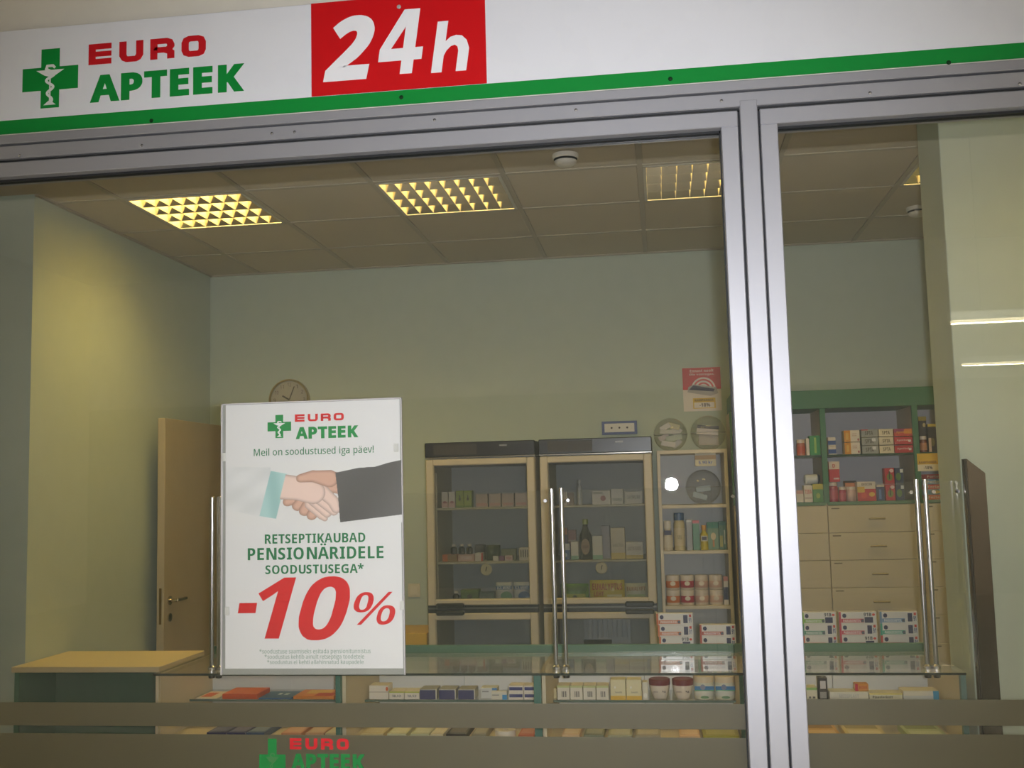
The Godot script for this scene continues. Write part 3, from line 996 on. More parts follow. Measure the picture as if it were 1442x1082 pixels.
func wall_things() -> void:
	# clock
	var c := V(-2.249, 2.183, BACK)
	var o := thing("wall_clock", "round wall clock with thin brass rim above the offer poster", "clock", c)
	var b := Basis(Vector3.RIGHT, PI / 2)
	var s := S()
	lathe(s, c, [[0.128, 0.0], [0.128, 0.03], [0.122, 0.036], [0.116, 0.03], [0.116, 0.02]], 40, false, b)
	part(s, "rim", mt(rgb(190, 172, 120), 0.3, 0.7), o)
	s = S()
	lathe(s, c, [[0.116, 0.015], [0.0, 0.0151]], 40, false, b)
	part(s, "dial", mt(rgb(178, 172, 155), 0.5), o)
	for k in 12:
		var a := TAU * (k + 1) / 12.0
		var q := V(c.x + sin(a) * 0.094, c.y + cos(a) * 0.094, 0)
		part(text(str(k + 1), q.x - (0.012 if k > 8 else 0.007), q.y - 0.011, q.x + (0.012 if k > 8 else 0.007), q.y + 0.011, BACK + 0.0152, 0.0006, "thin", 0.0, 4.0), "numeral", mt(rgb(96, 90, 78), 0.6), o)
	s = S()
	ribbon(s, [Vector2(c.x, c.y), Vector2(c.x - 0.045, c.y + 0.026)], 0.005, BACK + 0.016, 0.001)
	part(s, "hour_hand", mt(rgb(40, 38, 30), 0.4), o)
	s = S()
	ribbon(s, [Vector2(c.x, c.y), Vector2(c.x + 0.032, c.y + 0.082)], 0.0035, BACK + 0.0175, 0.001)
	part(s, "minute_hand", mt(rgb(60, 56, 46), 0.4), o)
	s = S()
	lathe(s, c, [[0.118, 0.029], [0.0, 0.0315]], 40, false, b)
	part(s, "crystal", pane_mat(Color(0.5, 0.5, 0.5), 0.02), o)
	# advert on the wall
	var z := BACK + 0.0005
	var a0 := W(963, 580, z)
	var a1 := W(1014, 517, z)
	o = thing("wall_advert", "red and white wall advert with white rings and a yellow discount tag", "poster", V((a0.x + a1.x) * 0.5, a0.y, z))
	var x0 := a0.x
	var x1 := a1.x
	var y0 := a0.y
	var y1 := a1.y
	var w := x1 - x0
	var h := y1 - y0
	var paper := part(bxm(V(x0, y0, z), V(x1, y1, z + 0.002), 0.0004), "paper", mt(rgb(226, 216, 200), 0.5), o)
	z += 0.002
	part(bxm(V(x0, y0 + h * 0.5, z), V(x1, y1, z + 0.0004)), "red_field", mt(rgb(196, 42, 40), 0.5), paper)
	for k in 3:
		var ring := []
		for i in 24:
			var f := PI * i / 23.0
			ring.append(Vector2(x0 + w * 0.54 + cos(f) * w * (0.12 + 0.09 * k), y0 + h * 0.5 + sin(f) * w * (0.12 + 0.09 * k)))
		s = S()
		ribbon(s, ring, w * 0.022, z + 0.0004, 0.0003)
		part(s, "white_ring", mt(rgb(232, 222, 214), 0.5), paper)
	part(text("Ennast noolt", x0 + w * 0.2, y0 + h * 0.9, x0 + w * 0.82, y0 + h * 0.965, z + 0.0004, 0.0003, "bold", 0.0, 4.0), "lettering", mt(rgb(236, 222, 214), 0.5), paper)
	part(text("Ole voorugas.", x0 + w * 0.18, y0 + h * 0.81, x0 + w * 0.84, y0 + h * 0.875, z + 0.0004, 0.0003, "bold", 0.0, 4.0), "lettering", mt(rgb(236, 222, 214), 0.5), paper)
	s = S()
	poly(s, PackedVector2Array([Vector2(x0 + w * 0.12, y0 + h * 0.44), Vector2(x0 + w * 0.72, y0 + h * 0.34), Vector2(x0 + w * 0.92, y0 + h * 0.4), Vector2(x0 + w * 0.88, y0 + h * 0.54), Vector2(x0 + w * 0.3, y0 + h * 0.62), Vector2(x0 + w * 0.14, y0 + h * 0.56)]), z + 0.0007, 0.0003)
	part(s, "pack_picture", mt(rgb(178, 170, 158), 0.5), paper)
	s = S()
	poly(s, PackedVector2Array([Vector2(x0 + w * 0.16, y0 + h * 0.5), Vector2(x0 + w * 0.8, y0 + h * 0.44), Vector2(x0 + w * 0.84, y0 + h * 0.5), Vector2(x0 + w * 0.28, y0 + h * 0.6)]), z + 0.001, 0.0002)
	part(s, "pack_picture", mt(rgb(44, 36, 66), 0.5), paper)
	part(bxm(V(x0 + w * 0.25, y0 + h * 0.06, z), V(x0 + w * 0.84, y0 + h * 0.3, z + 0.0003)), "tag_border", mt(rgb(214, 178, 50), 0.5), paper)
	part(bxm(V(x0 + w * 0.28, y0 + h * 0.075, z), V(x0 + w * 0.81, y0 + h * 0.2, z + 0.0005)), "tag_field", mt(rgb(228, 218, 200), 0.5), paper)
	part(text("KAMPAANIA", x0 + w * 0.3, y0 + h * 0.225, x0 + w * 0.79, y0 + h * 0.275, z + 0.0003, 0.0003, "bold", 0.0, 4.0), "lettering", mt(rgb(80, 60, 30), 0.5), paper)
	part(text("-18%", x0 + w * 0.42, y0 + h * 0.1, x0 + w * 0.7, y0 + h * 0.18, z + 0.0005, 0.0003, "bold", 0.0, 4.0), "lettering", mt(rgb(50, 40, 40), 0.5), paper)
	# socket in a blue frame
	a0 = W(848, 613, BACK)
	a1 = W(897, 595, BACK)
	var fx0 := a0.x
	var fx1 := a1.x
	o = thing("socket_panel", "white double socket plate in a blue frame on the back wall", "socket", V((fx0 + fx1) * 0.5, a0.y, BACK))
	part(bxm(V(fx0, a0.y, BACK), V(fx1, a1.y + 0.01, BACK + 0.018), 0.002), "frame", mt(rgb(84, 100, 150), 0.5), o)
	var plate := part(bxm(V(fx0 + 0.016, a0.y + 0.014, BACK + 0.018), V(fx1 - 0.016, a1.y - 0.004, BACK + 0.022), 0.001), "plate", mt(rgb(216, 212, 196), 0.4), o)
	for k in [0.28, 0.5, 0.72]:
		s = S()
		lathe(s, V(lerpf(fx0, fx1, k), (a0.y + a1.y + 0.01) * 0.5, BACK + 0.022), [[0.006, 0.0], [0.005, 0.001], [0.0, 0.001]], 12, false, b)
		part(s, "socket_hole", mt(rgb(70, 60, 50), 0.5), plate)
	# light switch beside the fridge
	a0 = W(575, 841, BACK)
	a1 = W(592, 822, BACK)
	o = thing("wall_switch", "cream light switch on the back wall beside the first fridge", "switch", V((a0.x + a1.x) * 0.5, a0.y, BACK))
	part(bxm(V(a0.x, a0.y, BACK), V(a1.x, a1.y, BACK + 0.01), 0.002), "plate", mt(rgb(214, 206, 178), 0.5), o)
	part(bxm(V(a0.x + 0.014, a0.y + 0.014, BACK + 0.01), V(a1.x - 0.014, a1.y - 0.014, BACK + 0.014), 0.001), "rocker", mt(rgb(220, 213, 188), 0.4), o)

func side_table() -> void:
	var o := thing("side_table", "cream topped side table with green panels beside the glass counter", "table", V(-2.43, 0, -1.79))
	part(bxm(V(-2.76, 0.877, -2.02), V(-2.095, 0.9, -1.575), 0.0015), "table_top", noisy(rgb(214, 196, 152), 0.01, 0.03, 0.45), o)
	var green := mt(rgb(52, 98, 76), 0.5)
	part(bxm(V(-2.76, 0, -2.0), V(-2.738, 0.877, -1.6)), "side_panel", mt(rgb(70, 118, 94), 0.5), o)
	part(bxm(V(-2.125, 0, -2.0), V(-2.1, 0.877, -1.6)), "side_panel", green, o)
	part(bxm(V(-2.738, 0.1, -1.9), V(-2.125, 0.877, -1.88)), "back_panel", green, o)

const UNIT_X := [-1.895, -1.18, -0.446, 0.262, 0.992]
const CT := 0.95                 # height of the glass counter top

func counter() -> void:
	var cream := mt(rgb(206, 192, 158), 0.5)
	var inner := mt(rgb(214, 214, 206), 0.5)
	var green := mt(rgb(58, 112, 98), 0.45)
	var glass := pane_mat(Color(0.35, 0.5, 0.42), 0.06)
	var labels := ["display counter unit beside the cream side table", "display counter unit under the offer poster's edge, with navy boxes", "display counter unit holding the maroon lidded jars", "display counter unit ending at the pillar wall"]
	for k in 4:
		var x0: float = UNIT_X[k]
		var x1: float = UNIT_X[k + 1]
		var o := thing("display_counter", labels[k], "counter", V((x0 + x1) * 0.5, 0, -1.38), "glass topped display counters")
		part(bxm(V(x0 + 0.001, 0.08, -1.62), V(x0 + 0.014, CT - 0.008, -1.15)), "side_panel", cream, o)
		part(bxm(V(x1 - 0.014, 0.08, -1.62), V(x1 - 0.001, CT - 0.008, -1.15)), "side_panel", cream, o)
		part(bxm(V(x0 + 0.014, 0.08, -1.634), V(x0 + (x1 - x0) * 0.5 - 0.001, CT - 0.008, -1.62)), "sliding_panel", inner, o)
		part(bxm(V(x0 + (x1 - x0) * 0.5 + 0.001, 0.08, -1.63), V(x1 - 0.014, CT - 0.008, -1.616)), "sliding_panel", inner, o)
		part(bxm(V(x0 + 0.014, 0.66, -1.614), V(x1 - 0.014, 0.7, -1.16)), "base_board", cream, o)
		part(bxm(V(x0 + 0.014, 0.08, -1.17), V(x1 - 0.014, 0.66, -1.15)), "front_panel", cream, o)
		part(bxm(V(x0 + 0.02, 0, -1.58), V(x1 - 0.02, 0.08, -1.2)), "plinth", mt(rgb(60, 58, 52), 0.6), o)
		part(bxm(V(x0 + 0.014, 0.795, -1.612), V(x1 - 0.016, 0.802, -1.4), 0.001), "glass_shelf", pane_mat(Color(0.3, 0.45, 0.38), 0.12), o)
		part(bxm(V(x0 + 0.014, 0.7945, -1.4), V(x1 - 0.016, 0.8025, -1.3985)), "shelf_edge", mt(rgb(88, 108, 96), 0.25), o)
		var post := green if k < 3 else mt(rgb(92, 124, 120), 0.4)
		if k == 0:
			part(bxm(V(x0 + 0.0005, 0, -1.15), V(x0 + 0.012, CT - 0.008, -1.138)), "front_post", cream, o)
		part(bxm(V(x1 - (0.026 if k == 1 else 0.018), 0, -1.15), V(x1 - 0.0005, CT - 0.008, -1.128)), "front_post", post, o)
		part(bxm(V(x0, CT - 0.008, -1.62), V(x1 - 0.0008, CT, -1.12)), "glass_top", glass, o)
		part(bxm(V(x0, CT - 0.008, -1.12), V(x1 - 0.0008, CT, -1.118)), "glass_edge", mt(rgb(48, 58, 48), 0.25), o)
		part(bxm(V(x0, CT - 0.03, -1.8), V(x1 - 0.0008, CT, -1.652)), "rear_ledge", cream, o)
		part(bxm(V(x0, CT - 0.02, -1.652), V(x1 - 0.0008, CT + 0.024, -1.637), 0.003), "green_rail", mt(rgb(82, 122, 100), 0.3), o)
		part(bxm(V(x0 + 0.02, 0.0, -1.8), V(x0 + 0.04, CT - 0.03, -1.66)), "ledge_support", cream, o)
		part(bxm(V(x1 - 0.04, 0.0, -1.8), V(x1 - 0.02, CT - 0.03, -1.66)), "ledge_support", cream, o)

func screens() -> void:
	var chrome := mt(rgb(222, 222, 226), 0.22, 1.0)
	var pairs := [[-1.702, -1.674], [-0.397, -0.361], [0.277, 0.305], [0.886, 0.916]]
	var plab := ["chrome counter post beside the offer poster", "chrome counter post in front of the second fridge", "chrome counter post behind the window post", "chrome counter post next to the pillar wall"]
	for k in 4:
		for x in pairs[k]:
			var o := thing("screen_post", plab[k], "post", V(x, CT, -1.2), "chrome screen posts on the counter, in pairs: " + plab[k].substr(20))
			var s := S()
			tube(s, V(x, CT + 0.0005, -1.2), V(x, 1.6, -1.2), 0.0085, 16)
			part(s, "rod", chrome, o)
			s = S()
			lathe(s, V(x, CT, -1.2), [[0.0, 0.0004], [0.015, 0.0004], [0.015, 0.01], [0.0085, 0.016]], 16)
			part(s, "collar", chrome, o)
			s = S()
			lathe(s, V(x, CT - 0.03, -1.2), [[0.0, 0.0], [0.011, 0.0], [0.012, 0.004], [0.012, 0.012], [0.007, 0.014], [0.007, 0.0215]], 14)
			part(s, "clamp_nut", mt(rgb(90, 88, 82), 0.3, 0.9), o)
	var spans := [[-1.66, -0.41, "clear glass sneeze screen behind the offer poster"], [-0.345, 0.263, "clear glass sneeze screen in front of the second fridge and shelf rack"], [0.32, 0.873, "clear glass sneeze screen in front of the drawer cabinet"], [0.93, 1.028, "narrow clear glass screen between chrome posts and pillar"]]
	for q in spans:
		var o := thing("glass_screen", q[2], "glass screen", V((q[0] + q[1]) * 0.5, CT, -1.2), "glass screens standing on the counter")
		part(bxm(V(q[0], CT, -1.203), V(q[1], 1.592, -1.197), 0.0008), "pane", pane_mat(Color(0.5, 0.56, 0.52), 0.03), o)
		for e in [q[0] + 0.009, q[1] - 0.009]:
			var s := S()
			tube(s, V(e, 1.555, -1.196), V(e, 1.555, -1.18), 0.007, 12)
			part(s, "standoff_knob", chrome, o)
	# polished post with a slanted top at the end of the counter
	var o := thing("steel_post", "polished steel post with slanted top beside the pillar wall", "post", V(1.065, 0, -1.13))
	var s := S()
	var x0 := 1.033
	var x1 := 1.09
	var z0 := -1.165
	var z1 := -1.1
	var h0 := 1.665
	var h1 := 1.615
	quad(s, V(x0, 0, z1), V(x1, 0, z1), V(x1, h1, z1), V(x0, h0, z1), Vector3.BACK)
	quad(s, V(x0, 0, z0), V(x1, 0, z0), V(x1, h1, z0), V(x0, h0, z0), Vector3.FORWARD)
	quad(s, V(x0, 0, z0), V(x0, 0, z1), V(x0, h0, z1), V(x0, h0, z0), Vector3.LEFT)
	quad(s, V(x1, 0, z0), V(x1, 0, z1), V(x1, h1, z1), V(x1, h1, z0), Vector3.RIGHT)
	quad(s, V(x0, h0, z0), V(x0, h0, z1), V(x1, h1, z1), V(x1, h1, z0), Vector3.UP)
	part(s, "post_body", mt(rgb(124, 116, 110), 0.16, 1.0), o)
	part(bxm(V(x0 - 0.006, 0, z1 - 0.02), V(x0 - 0.0005, h0 - 0.005, z1 - 0.002), 0.001), "dark_seal", mt(rgb(45, 40, 34), 0.4), o)
	part(bxm(V(x0 - 0.01, 0, z0 - 0.003), V(x1 + 0.01, 0.02, z1 + 0.02), 0.002), "foot_plate", mt(rgb(90, 88, 86), 0.3, 0.9), o)

func fridge(x0: float, handle_first: bool) -> void:
	var x1 := x0 + 0.598
	var zf := -3.0
	var zb := BACK + 0.012
	var body := mt(rgb(190, 180, 156), 0.45)
	var lining := mt(rgb(170, 176, 180), 0.5)
	var black := mt(rgb(22, 22, 24), 0.3)
	var o := thing("display_fridge", "cream glass door fridge with black top, beside the wall switch" if handle_first else "cream glass door fridge with black top, holding the dark green bottle", "fridge", V((x0 + x1) * 0.5, 0, -3.3), "glass door pharmacy fridges")
	var zi := zf - 0.052
	part(bxm(V(x0, 0.1, zb), V(x0 + 0.035, 1.775, zi)), "side_wall", body, o)
	part(bxm(V(x1 - 0.035, 0.1, zb), V(x1, 1.775, zi)), "side_wall", body, o)
	part(bxm(V(x0 + 0.035, 0.1, zb), V(x1 - 0.035, 1.775, zb + 0.05)), "back_lining", lining, o)
	part(bxm(V(x0 + 0.035, 1.735, zb + 0.05), V(x1 - 0.035, 1.775, zi)), "ceiling_lining", lining, o)
	part(bxm(V(x0 + 0.035, 0.945, zb + 0.05), V(x1 - 0.035, 0.985, zi)), "middle_floor", lining, o)
	part(bxm(V(x0 + 0.035, 0.1, zb + 0.05), V(x1 - 0.035, 0.15, zi)), "floor_lining", lining, o)
	part(bxm(V(x0 + 0.01, 0, zb + 0.02), V(x1 - 0.01, 0.1, zf - 0.08)), "plinth", black, o)
	var hd := part(bxm(V(x0 - 0.003, 1.782, zb), V(x1 + 0.003, 1.862, zf), 0.004), "header", black, o)
	part(bxm(V(x0 + 0.045, 1.793, zf), V(x0 + 0.285, 1.852, zf + 0.002), 0.001), "header_panel", mt(rgb(52, 48, 42), 0.5), hd)
	part(bxm(V(x0 + 0.162, 1.793, zf + 0.002), V(x0 + 0.166, 1.852, zf + 0.003)), "header_seam", black, hd)
	part(text("NORDIC", x0 + 0.41, 1.834, x0 + 0.452, 1.843, zf, 0.0006, "bold", 0.0, 4.0), "lettering", mt(rgb(170, 170, 172), 0.4), hd)
	part(bxm(V(x0 - 0.003, 1.776, zb + 0.02), V(x1 + 0.003, 1.782, zf + 0.003), 0.001), "header_trim", mt(rgb(150, 148, 140), 0.25, 0.7), o)
	for k in 2:
		var ya := 0.986 if k == 0 else 0.11
		var yb := 1.772 if k == 0 else 0.944
		var d := Node3D.new()
		var s := S()
		var w := 0.043
		box(s, V(x0, ya, zf - 0.05), V(x0 + w, yb, zf), 0.005)
		box(s, V(x1 - w, ya, zf - 0.05), V(x1, yb, zf), 0.005)
		box(s, V(x0 + w - 0.004, yb - 0.036, zf - 0.05), V(x1 - w + 0.004, yb, zf), 0.005)
		box(s, V(x0 + w - 0.004, ya, zf - 0.05), V(x1 - w + 0.004, ya + 0.032, zf), 0.005)
		var df := part(s, "door_frame", body, o)
		d.free()
		s = S()
		box(s, V(x0 + w - 0.001, ya + 0.031, zf - 0.03), V(x0 + w + 0.004, yb - 0.035, zf - 0.02))
		box(s, V(x1 - w - 0.004, ya + 0.031, zf - 0.03), V(x1 - w + 0.001, yb - 0.035, zf - 0.02))
		part(s, "seal", mt(rgb(120, 112, 92), 0.6), df)
		part(bxm(V(x0 + w - 0.001, ya + 0.031, zf - 0.028), V(x1 - w + 0.001, yb - 0.035, zf - 0.022)), "door_glass", pane_mat(Color(0.25, 0.28, 0.28), 0.14), df)
	part(bxm(V(x0, 0.945, zf - 0.048), V(x1, 0.985, zf - 0.008)), "dark_divider", black, o)
	part(bxm(V(x0, 0.966, zf - 0.008), V(x1, 0.974, zf - 0.004)), "divider_strip", mt(rgb(110, 108, 104), 0.3, 0.6), o)
	var hx := x0 + 0.05 if handle_first else x1 - 0.165
	part(bxm(V(hx, 0.972, zf - 0.01), V(hx + 0.15, 1.0, zf + 0.03), 0.006), "handle", black, o)
	part(bxm(V(hx, 0.935, zf - 0.01), V(hx + 0.15, 0.96, zf + 0.03), 0.006), "handle", black, o)
	for y in ([1.505, 1.211, 0.68, 0.42]):
		part(bxm(V(x0 + 0.037, y - 0.012, zb + 0.052), V(x1 - 0.037, y, zi - 0.03), 0.002), "shelf", mt(rgb(176, 172, 150), 0.35), o)
	for x in [x0 + 0.036, x1 - 0.046]:
		var s := S()
		for k in 9:
			box(s, V(x, 1.03 + k * 0.07, zi - 0.06), V(x + 0.01, 1.04 + k * 0.07, zi - 0.02))
		box(s, V(x, 1.0, zi - 0.045), V(x + 0.006, 1.7, zi - 0.035))
		part(s, "shelf_ladder", mt(rgb(186, 180, 158), 0.4), o)
	if not handle_first:          # cooling plate in the lower compartment
		var p := part(bxm(V(x0 + 0.17, 0.7, zb + 0.05), V(x0 + 0.44, 0.93, zb + 0.062), 0.002), "cooling_plate", mt(rgb(176, 180, 182), 0.4, 0.4), o)
		for k in 9:
			part(bxm(V(x0 + 0.19 + k * 0.028, 0.74, zb + 0.062), V(x0 + 0.198 + k * 0.028, 0.92, zb + 0.072), 0.002), "rib", mt(rgb(186, 190, 192), 0.35, 0.4), p)
		part(bxm(V(x0 + 0.17, 0.7, zb + 0.062), V(x0 + 0.33, 0.73, zb + 0.09), 0.002), "drip_tray", black, o)
	var cx := x0 + 0.31
	var s := S()
	lathe(s, V(cx, 1.168, zi - 0.028), [[0.0, 0.0], [0.03, 0.0], [0.032, 0.003], [0.032, 0.006], [0.028, 0.008], [0.0, 0.008]], 24, false, Basis(Vector3.RIGHT, PI / 2))
	var dial := part(s, "thermometer", mt(rgb(196, 190, 160), 0.4), o)
	s = S()
	ribbon(s, [Vector2(cx - 0.002, 1.16), Vector2(cx + 0.004, 1.184)], 0.0025, zi - 0.02, 0.001)
	part(s, "needle", mt(rgb(40, 34, 30), 0.5), dial)

func fridge_goods() -> void:
	var g1 := "goods in the first fridge"
	var g2 := "goods in the second fridge"
	var z := -3.12
	var A := 1.5056
	var B := 1.2116
	var C := 0.9856
	var wt := rgb(214, 208, 200)
	var pink := rgb(212, 178, 176)
	# first fridge, upper shelf
	for k in 2:
		carton("slim pink and white medicine box on the upper shelf of the first fridge", g1, [622 + 10 * k, 690, 631 + 10 * k, 713], z, 0.06, A, wt, [["band", 0.0, 0.05, 1.0, 0.38, pink], ["disc", 0.2, 0.28, 0.8, 0.42, rgb(170, 110, 120)]])
	for k in 2:
		carton("bright green medicine box beside slim pink boxes in the first fridge", g1, [642 + 11.5 * k, 689, 653 + 11.5 * k, 713], z, 0.06, A, rgb(150, 170, 60), [["band", 0.0, 0.0, 1.0, 0.12, rgb(110, 140, 44)], ["disc", 0.35, 0.4, 0.65, 0.62, rgb(60, 70, 30)], ["disc", 0.42, 0.6, 0.58, 0.75, rgb(60, 70, 30)]])
	for k in 4:
		carton("pale pinkish pack in a row on the upper shelf of the first fridge", g1, [670 + 18.5 * k, 694, 687 + 18.5 * k, 713], z, 0.1, A, rgb(186, 168, 160), [["band", 0.08, 0.1, 0.92, 0.3, rgb(196, 150, 146)]])
	# middle shelf
	carton("long orange medicine box lying on the first fridge's middle shelf", g1, [623, 779, 644, 789], z, 0.08, B, rgb(206, 110, 56), [["band", 0.35, 0.0, 1.0, 1.0, rgb(150, 120, 80)]])
	carton("long pale pink medicine box beneath three capped vials", g1, [645, 779, 668, 789], z, 0.08, B, rgb(200, 168, 164), [["text", 0.15, 0.25, 0.85, 0.75, rgb(230, 214, 208), "VITAMED"]])
	carton("white medicine box with red edge on the first fridge's middle shelf", g1, [669, 778, 680, 789.5], z, 0.06, B, wt, [["band", 0.78, 0.0, 1.0, 1.0, rgb(200, 70, 50)]])
	var by := B + W(645, 779, z).y - W(645, 789, z).y
	for k in 3:
		bottle("small dark vial with white cap standing on long medicine boxes", g1, [634 + 11 * k, 765, 643 + 11 * k, 779], z - 0.015, by, rgb(40, 34, 26), rgb(210, 206, 196), Color(0, 0, 0, 0), 0.5, 0.22, "vial")
	carton("dark grey box behind the white red edged box in the fridge", g1, [669, 767, 682, 789], z - 0.075, 0.06, B, rgb(66, 64, 58))
	pouch("crumpled dark green foil pack on the first fridge's middle shelf", g1, [684, 767, 704, 789], z - 0.03, 0.05, B, rgb(64, 76, 44))
	carton("tiny white medicine box beside a purple one in the first fridge", g1, [694, 782, 702, 789], z, 0.025, B, wt)
	carton("tiny purple medicine box in the first fridge", g1, [703, 782, 710, 789], z, 0.025, B, rgb(130, 84, 122))
	carton("small pink lettered medicine box in the first fridge", g1, [711, 782, 722, 789.5], z, 0.04, B, rgb(212, 190, 186), [["text", 0.2, 0.3, 0.8, 0.7, rgb(170, 90, 100), "ROSA"]])
	carton("olive medicine box behind the small pink lettered box", g1, [706, 773, 727, 789], z - 0.06, 0.05, B, rgb(120, 124, 92))
	carton("white box with dark bars on the first fridge's middle shelf", g1, [731, 771, 745, 789], z, 0.06, B, rgb(210, 204, 184), [["band", 0.15, 0.25, 0.25, 0.85, rgb(70, 66, 60)], ["band", 0.38, 0.25, 0.48, 0.85, rgb(70, 66, 60)], ["band", 0.6, 0.25, 0.7, 0.85, rgb(70, 66, 60)], ["band", 0.82, 0.25, 0.9, 0.85, rgb(70, 66, 60)]])
	# lower shelf
	bottle("small dark bottle with white cap on the first fridge's lowest shelf", g1, [637, 828, 646, 845], z, C, rgb(44, 38, 30), rgb(214, 210, 200), Color(0, 0, 0, 0), 0.5, 0.2)
	carton("green box with dark picture on the first fridge's lowest shelf", g1, [649, 827, 674, 846], z, 0.08, C, rgb(76, 112, 44), [["band", 0.0, 0.82, 1.0, 1.0, rgb(100, 134, 56)], ["disc", 0.35, 0.3, 0.65, 0.66, rgb(40, 60, 30)]])
	carton("dark teal box next to the green box in the first fridge", g1, [675, 831, 695, 846], z, 0.07, C, rgb(58, 84, 88), [["band", 0.1, 0.2, 0.9, 0.45, rgb(84, 110, 114)]])
	for k in 2:
		var c: Color = [rgb(90, 150, 124), rgb(56, 104, 156)][k]
		pouch(["white sweets bag with blue wave and green leaf in the first fridge", "white and blue sweets bag with blue wave in the first fridge"][k], g1, [698 + 25 * k, 817, 722 + 25 * k, 846], z + 0.01, 0.05, C, rgb(202, 206, 206), [["band", 0.04, 0.66, 0.96, 0.84, rgb(48, 104, 160)], ["text", 0.1, 0.68, 0.9, 0.82, rgb(222, 226, 230), "ICE MINT"], ["disc", 0.3, 0.1, 0.98, 0.56, c]])
	# second fridge, upper shelf
	carton("white medicine box with black figures in the second fridge", g2, [789, 693, 799, 712], z, 0.06, A, wt, [["text", 0.2, 0.15, 0.8, 0.45, rgb(40, 40, 40), "14"]])
	carton("brown medicine box on the upper shelf of the second fridge", g2, [800, 694, 808, 712], z, 0.06, A, rgb(126, 108, 96))
	bottle("clear slim bottle on the upper shelf of the second fridge", g2, [813, 676, 820, 712], z, A, rgb(188, 192, 194), rgb(200, 204, 206), Color(0, 0, 0, 0), 0.6, 0.14)
	carton("white box with violet mark on the second fridge's upper shelf", g2, [834, 692, 860, 712], z, 0.08, A, rgb(206, 204, 202), [["disc", 0.45, 0.25, 0.75, 0.65, rgb(170, 120, 130)], ["text", 0.05, 0.76, 0.6, 0.92, rgb(110, 110, 120), "DERMAL"]])
	carton("pale grey box on the second fridge's upper shelf", g2, [861, 690, 878, 712], z, 0.08, A, rgb(196, 196, 192), [["band", 0.1, 0.2, 0.9, 0.4, rgb(170, 172, 172)]])
	carton("wide pale box at the end of the second fridge's upper shelf", g2, [880, 694, 905, 712], z, 0.08, A, rgb(188, 188, 184), [["text", 0.15, 0.4, 0.85, 0.7, rgb(140, 140, 146), "SANUM"]])
	# middle shelf
	carton("blue and white box at the front of the second fridge's middle shelf", g2, [789, 765, 803, 788], z, 0.05, B, rgb(62, 104, 158), [["band", 0.0, 0.6, 1.0, 1.0, rgb(206, 208, 208)], ["disc", 0.3, 0.15, 0.7, 0.45, rgb(190, 210, 224)]])
	carton("violet and orange box behind the blue box in the second fridge", g2, [789, 744, 800, 788], z - 0.06, 0.05, B, rgb(86, 80, 116), [["band", 0.0, 0.78, 1.0, 1.0, rgb(176, 126, 104)]])
	carton("dark red box behind the round bottle in the second fridge", g2, [801, 747, 812, 788], z - 0.06, 0.05, B, rgb(122, 66, 70), [["band", 0.0, 0.6, 1.0, 0.66, rgb(180, 170, 166)]])
	carton("white box with green foot beside the dark green bottle", g2, [804.5, 762, 815, 788], z, 0.05, B, rgb(212, 212, 200), [["band", 0.0, 0.0, 1.0, 0.22, rgb(132, 178, 154)]])
	dark_bottle([816, 731, 834, 788], z, B)
	carton("tall white box with green foot past the dark green bottle", g2, [835, 755, 849, 788], z, 0.05, B, rgb(210, 210, 198), [["band", 0.0, 0.0, 1.0, 0.18, rgb(132, 178, 154)]])
	carton("plain lilac-grey box behind the tall white box in the fridge", g2, [848, 742, 860, 788], z - 0.07, 0.05, B, rgb(168, 164, 174))
	carton("tall beige box with yellow foot in the second fridge", g2, [861, 744, 881, 788], z, 0.07, B, rgb(196, 188, 168), [["band", 0.0, 0.0, 1.0, 0.2, rgb(206, 186, 110)], ["text", 0.15, 0.4, 0.85, 0.5, rgb(150, 140, 130), "LACTO"]])
	carton("wide white box with yellow foot in the second fridge", g2, [882, 764, 906, 788], z, 0.07, B, rgb(206, 204, 192), [["band", 0.0, 0.0, 1.0, 0.22, rgb(206, 186, 110)], ["text", 0.1, 0.5, 0.9, 0.72, rgb(140, 130, 130), "LACTO FORTE"]])
	# lowest shelf: bags of lozenges
	pouch("green and yellow eucalyptus sweets bag in the second fridge", g2, [790, 821, 829, 847], z + 0.012, 0.05, C, rgb(92, 148, 50), [["text", 0.06, 0.6, 0.94, 0.86, rgb(34, 74, 40), "EUKALYPTUS"], ["band", 0.1, 0.06, 0.9, 0.46, rgb(176, 184, 60)], ["disc", 0.42, 0.06, 0.6, 0.4, rgb(44, 60, 30)]])
	pouch("yellow eucalyptus sweets bag with red lettering in the second fridge", g2, [831, 816, 880, 847], z + 0.012, 0.05, C, rgb(214, 196, 58), [["text", 0.08, 0.56, 0.94, 0.86, rgb(176, 56, 32), "EUKALYPTUS"], ["text", 0.12, 0.26, 0.4, 0.48, rgb(176, 56, 32), "LEHT"], ["band", 0.5, 0.1, 0.92, 0.34, rgb(228, 224, 180)]])
	pouch("white and green sweets bag beside the yellow eucalyptus bag", g2, [881, 821, 912, 847], z + 0.012, 0.045, C, rgb(204, 208, 186), [["text", 0.08, 0.6, 0.92, 0.82, rgb(150, 90, 60), "EUKALYPT"], ["band", 0.1, 0.08, 0.9, 0.4, rgb(170, 196, 140)]])

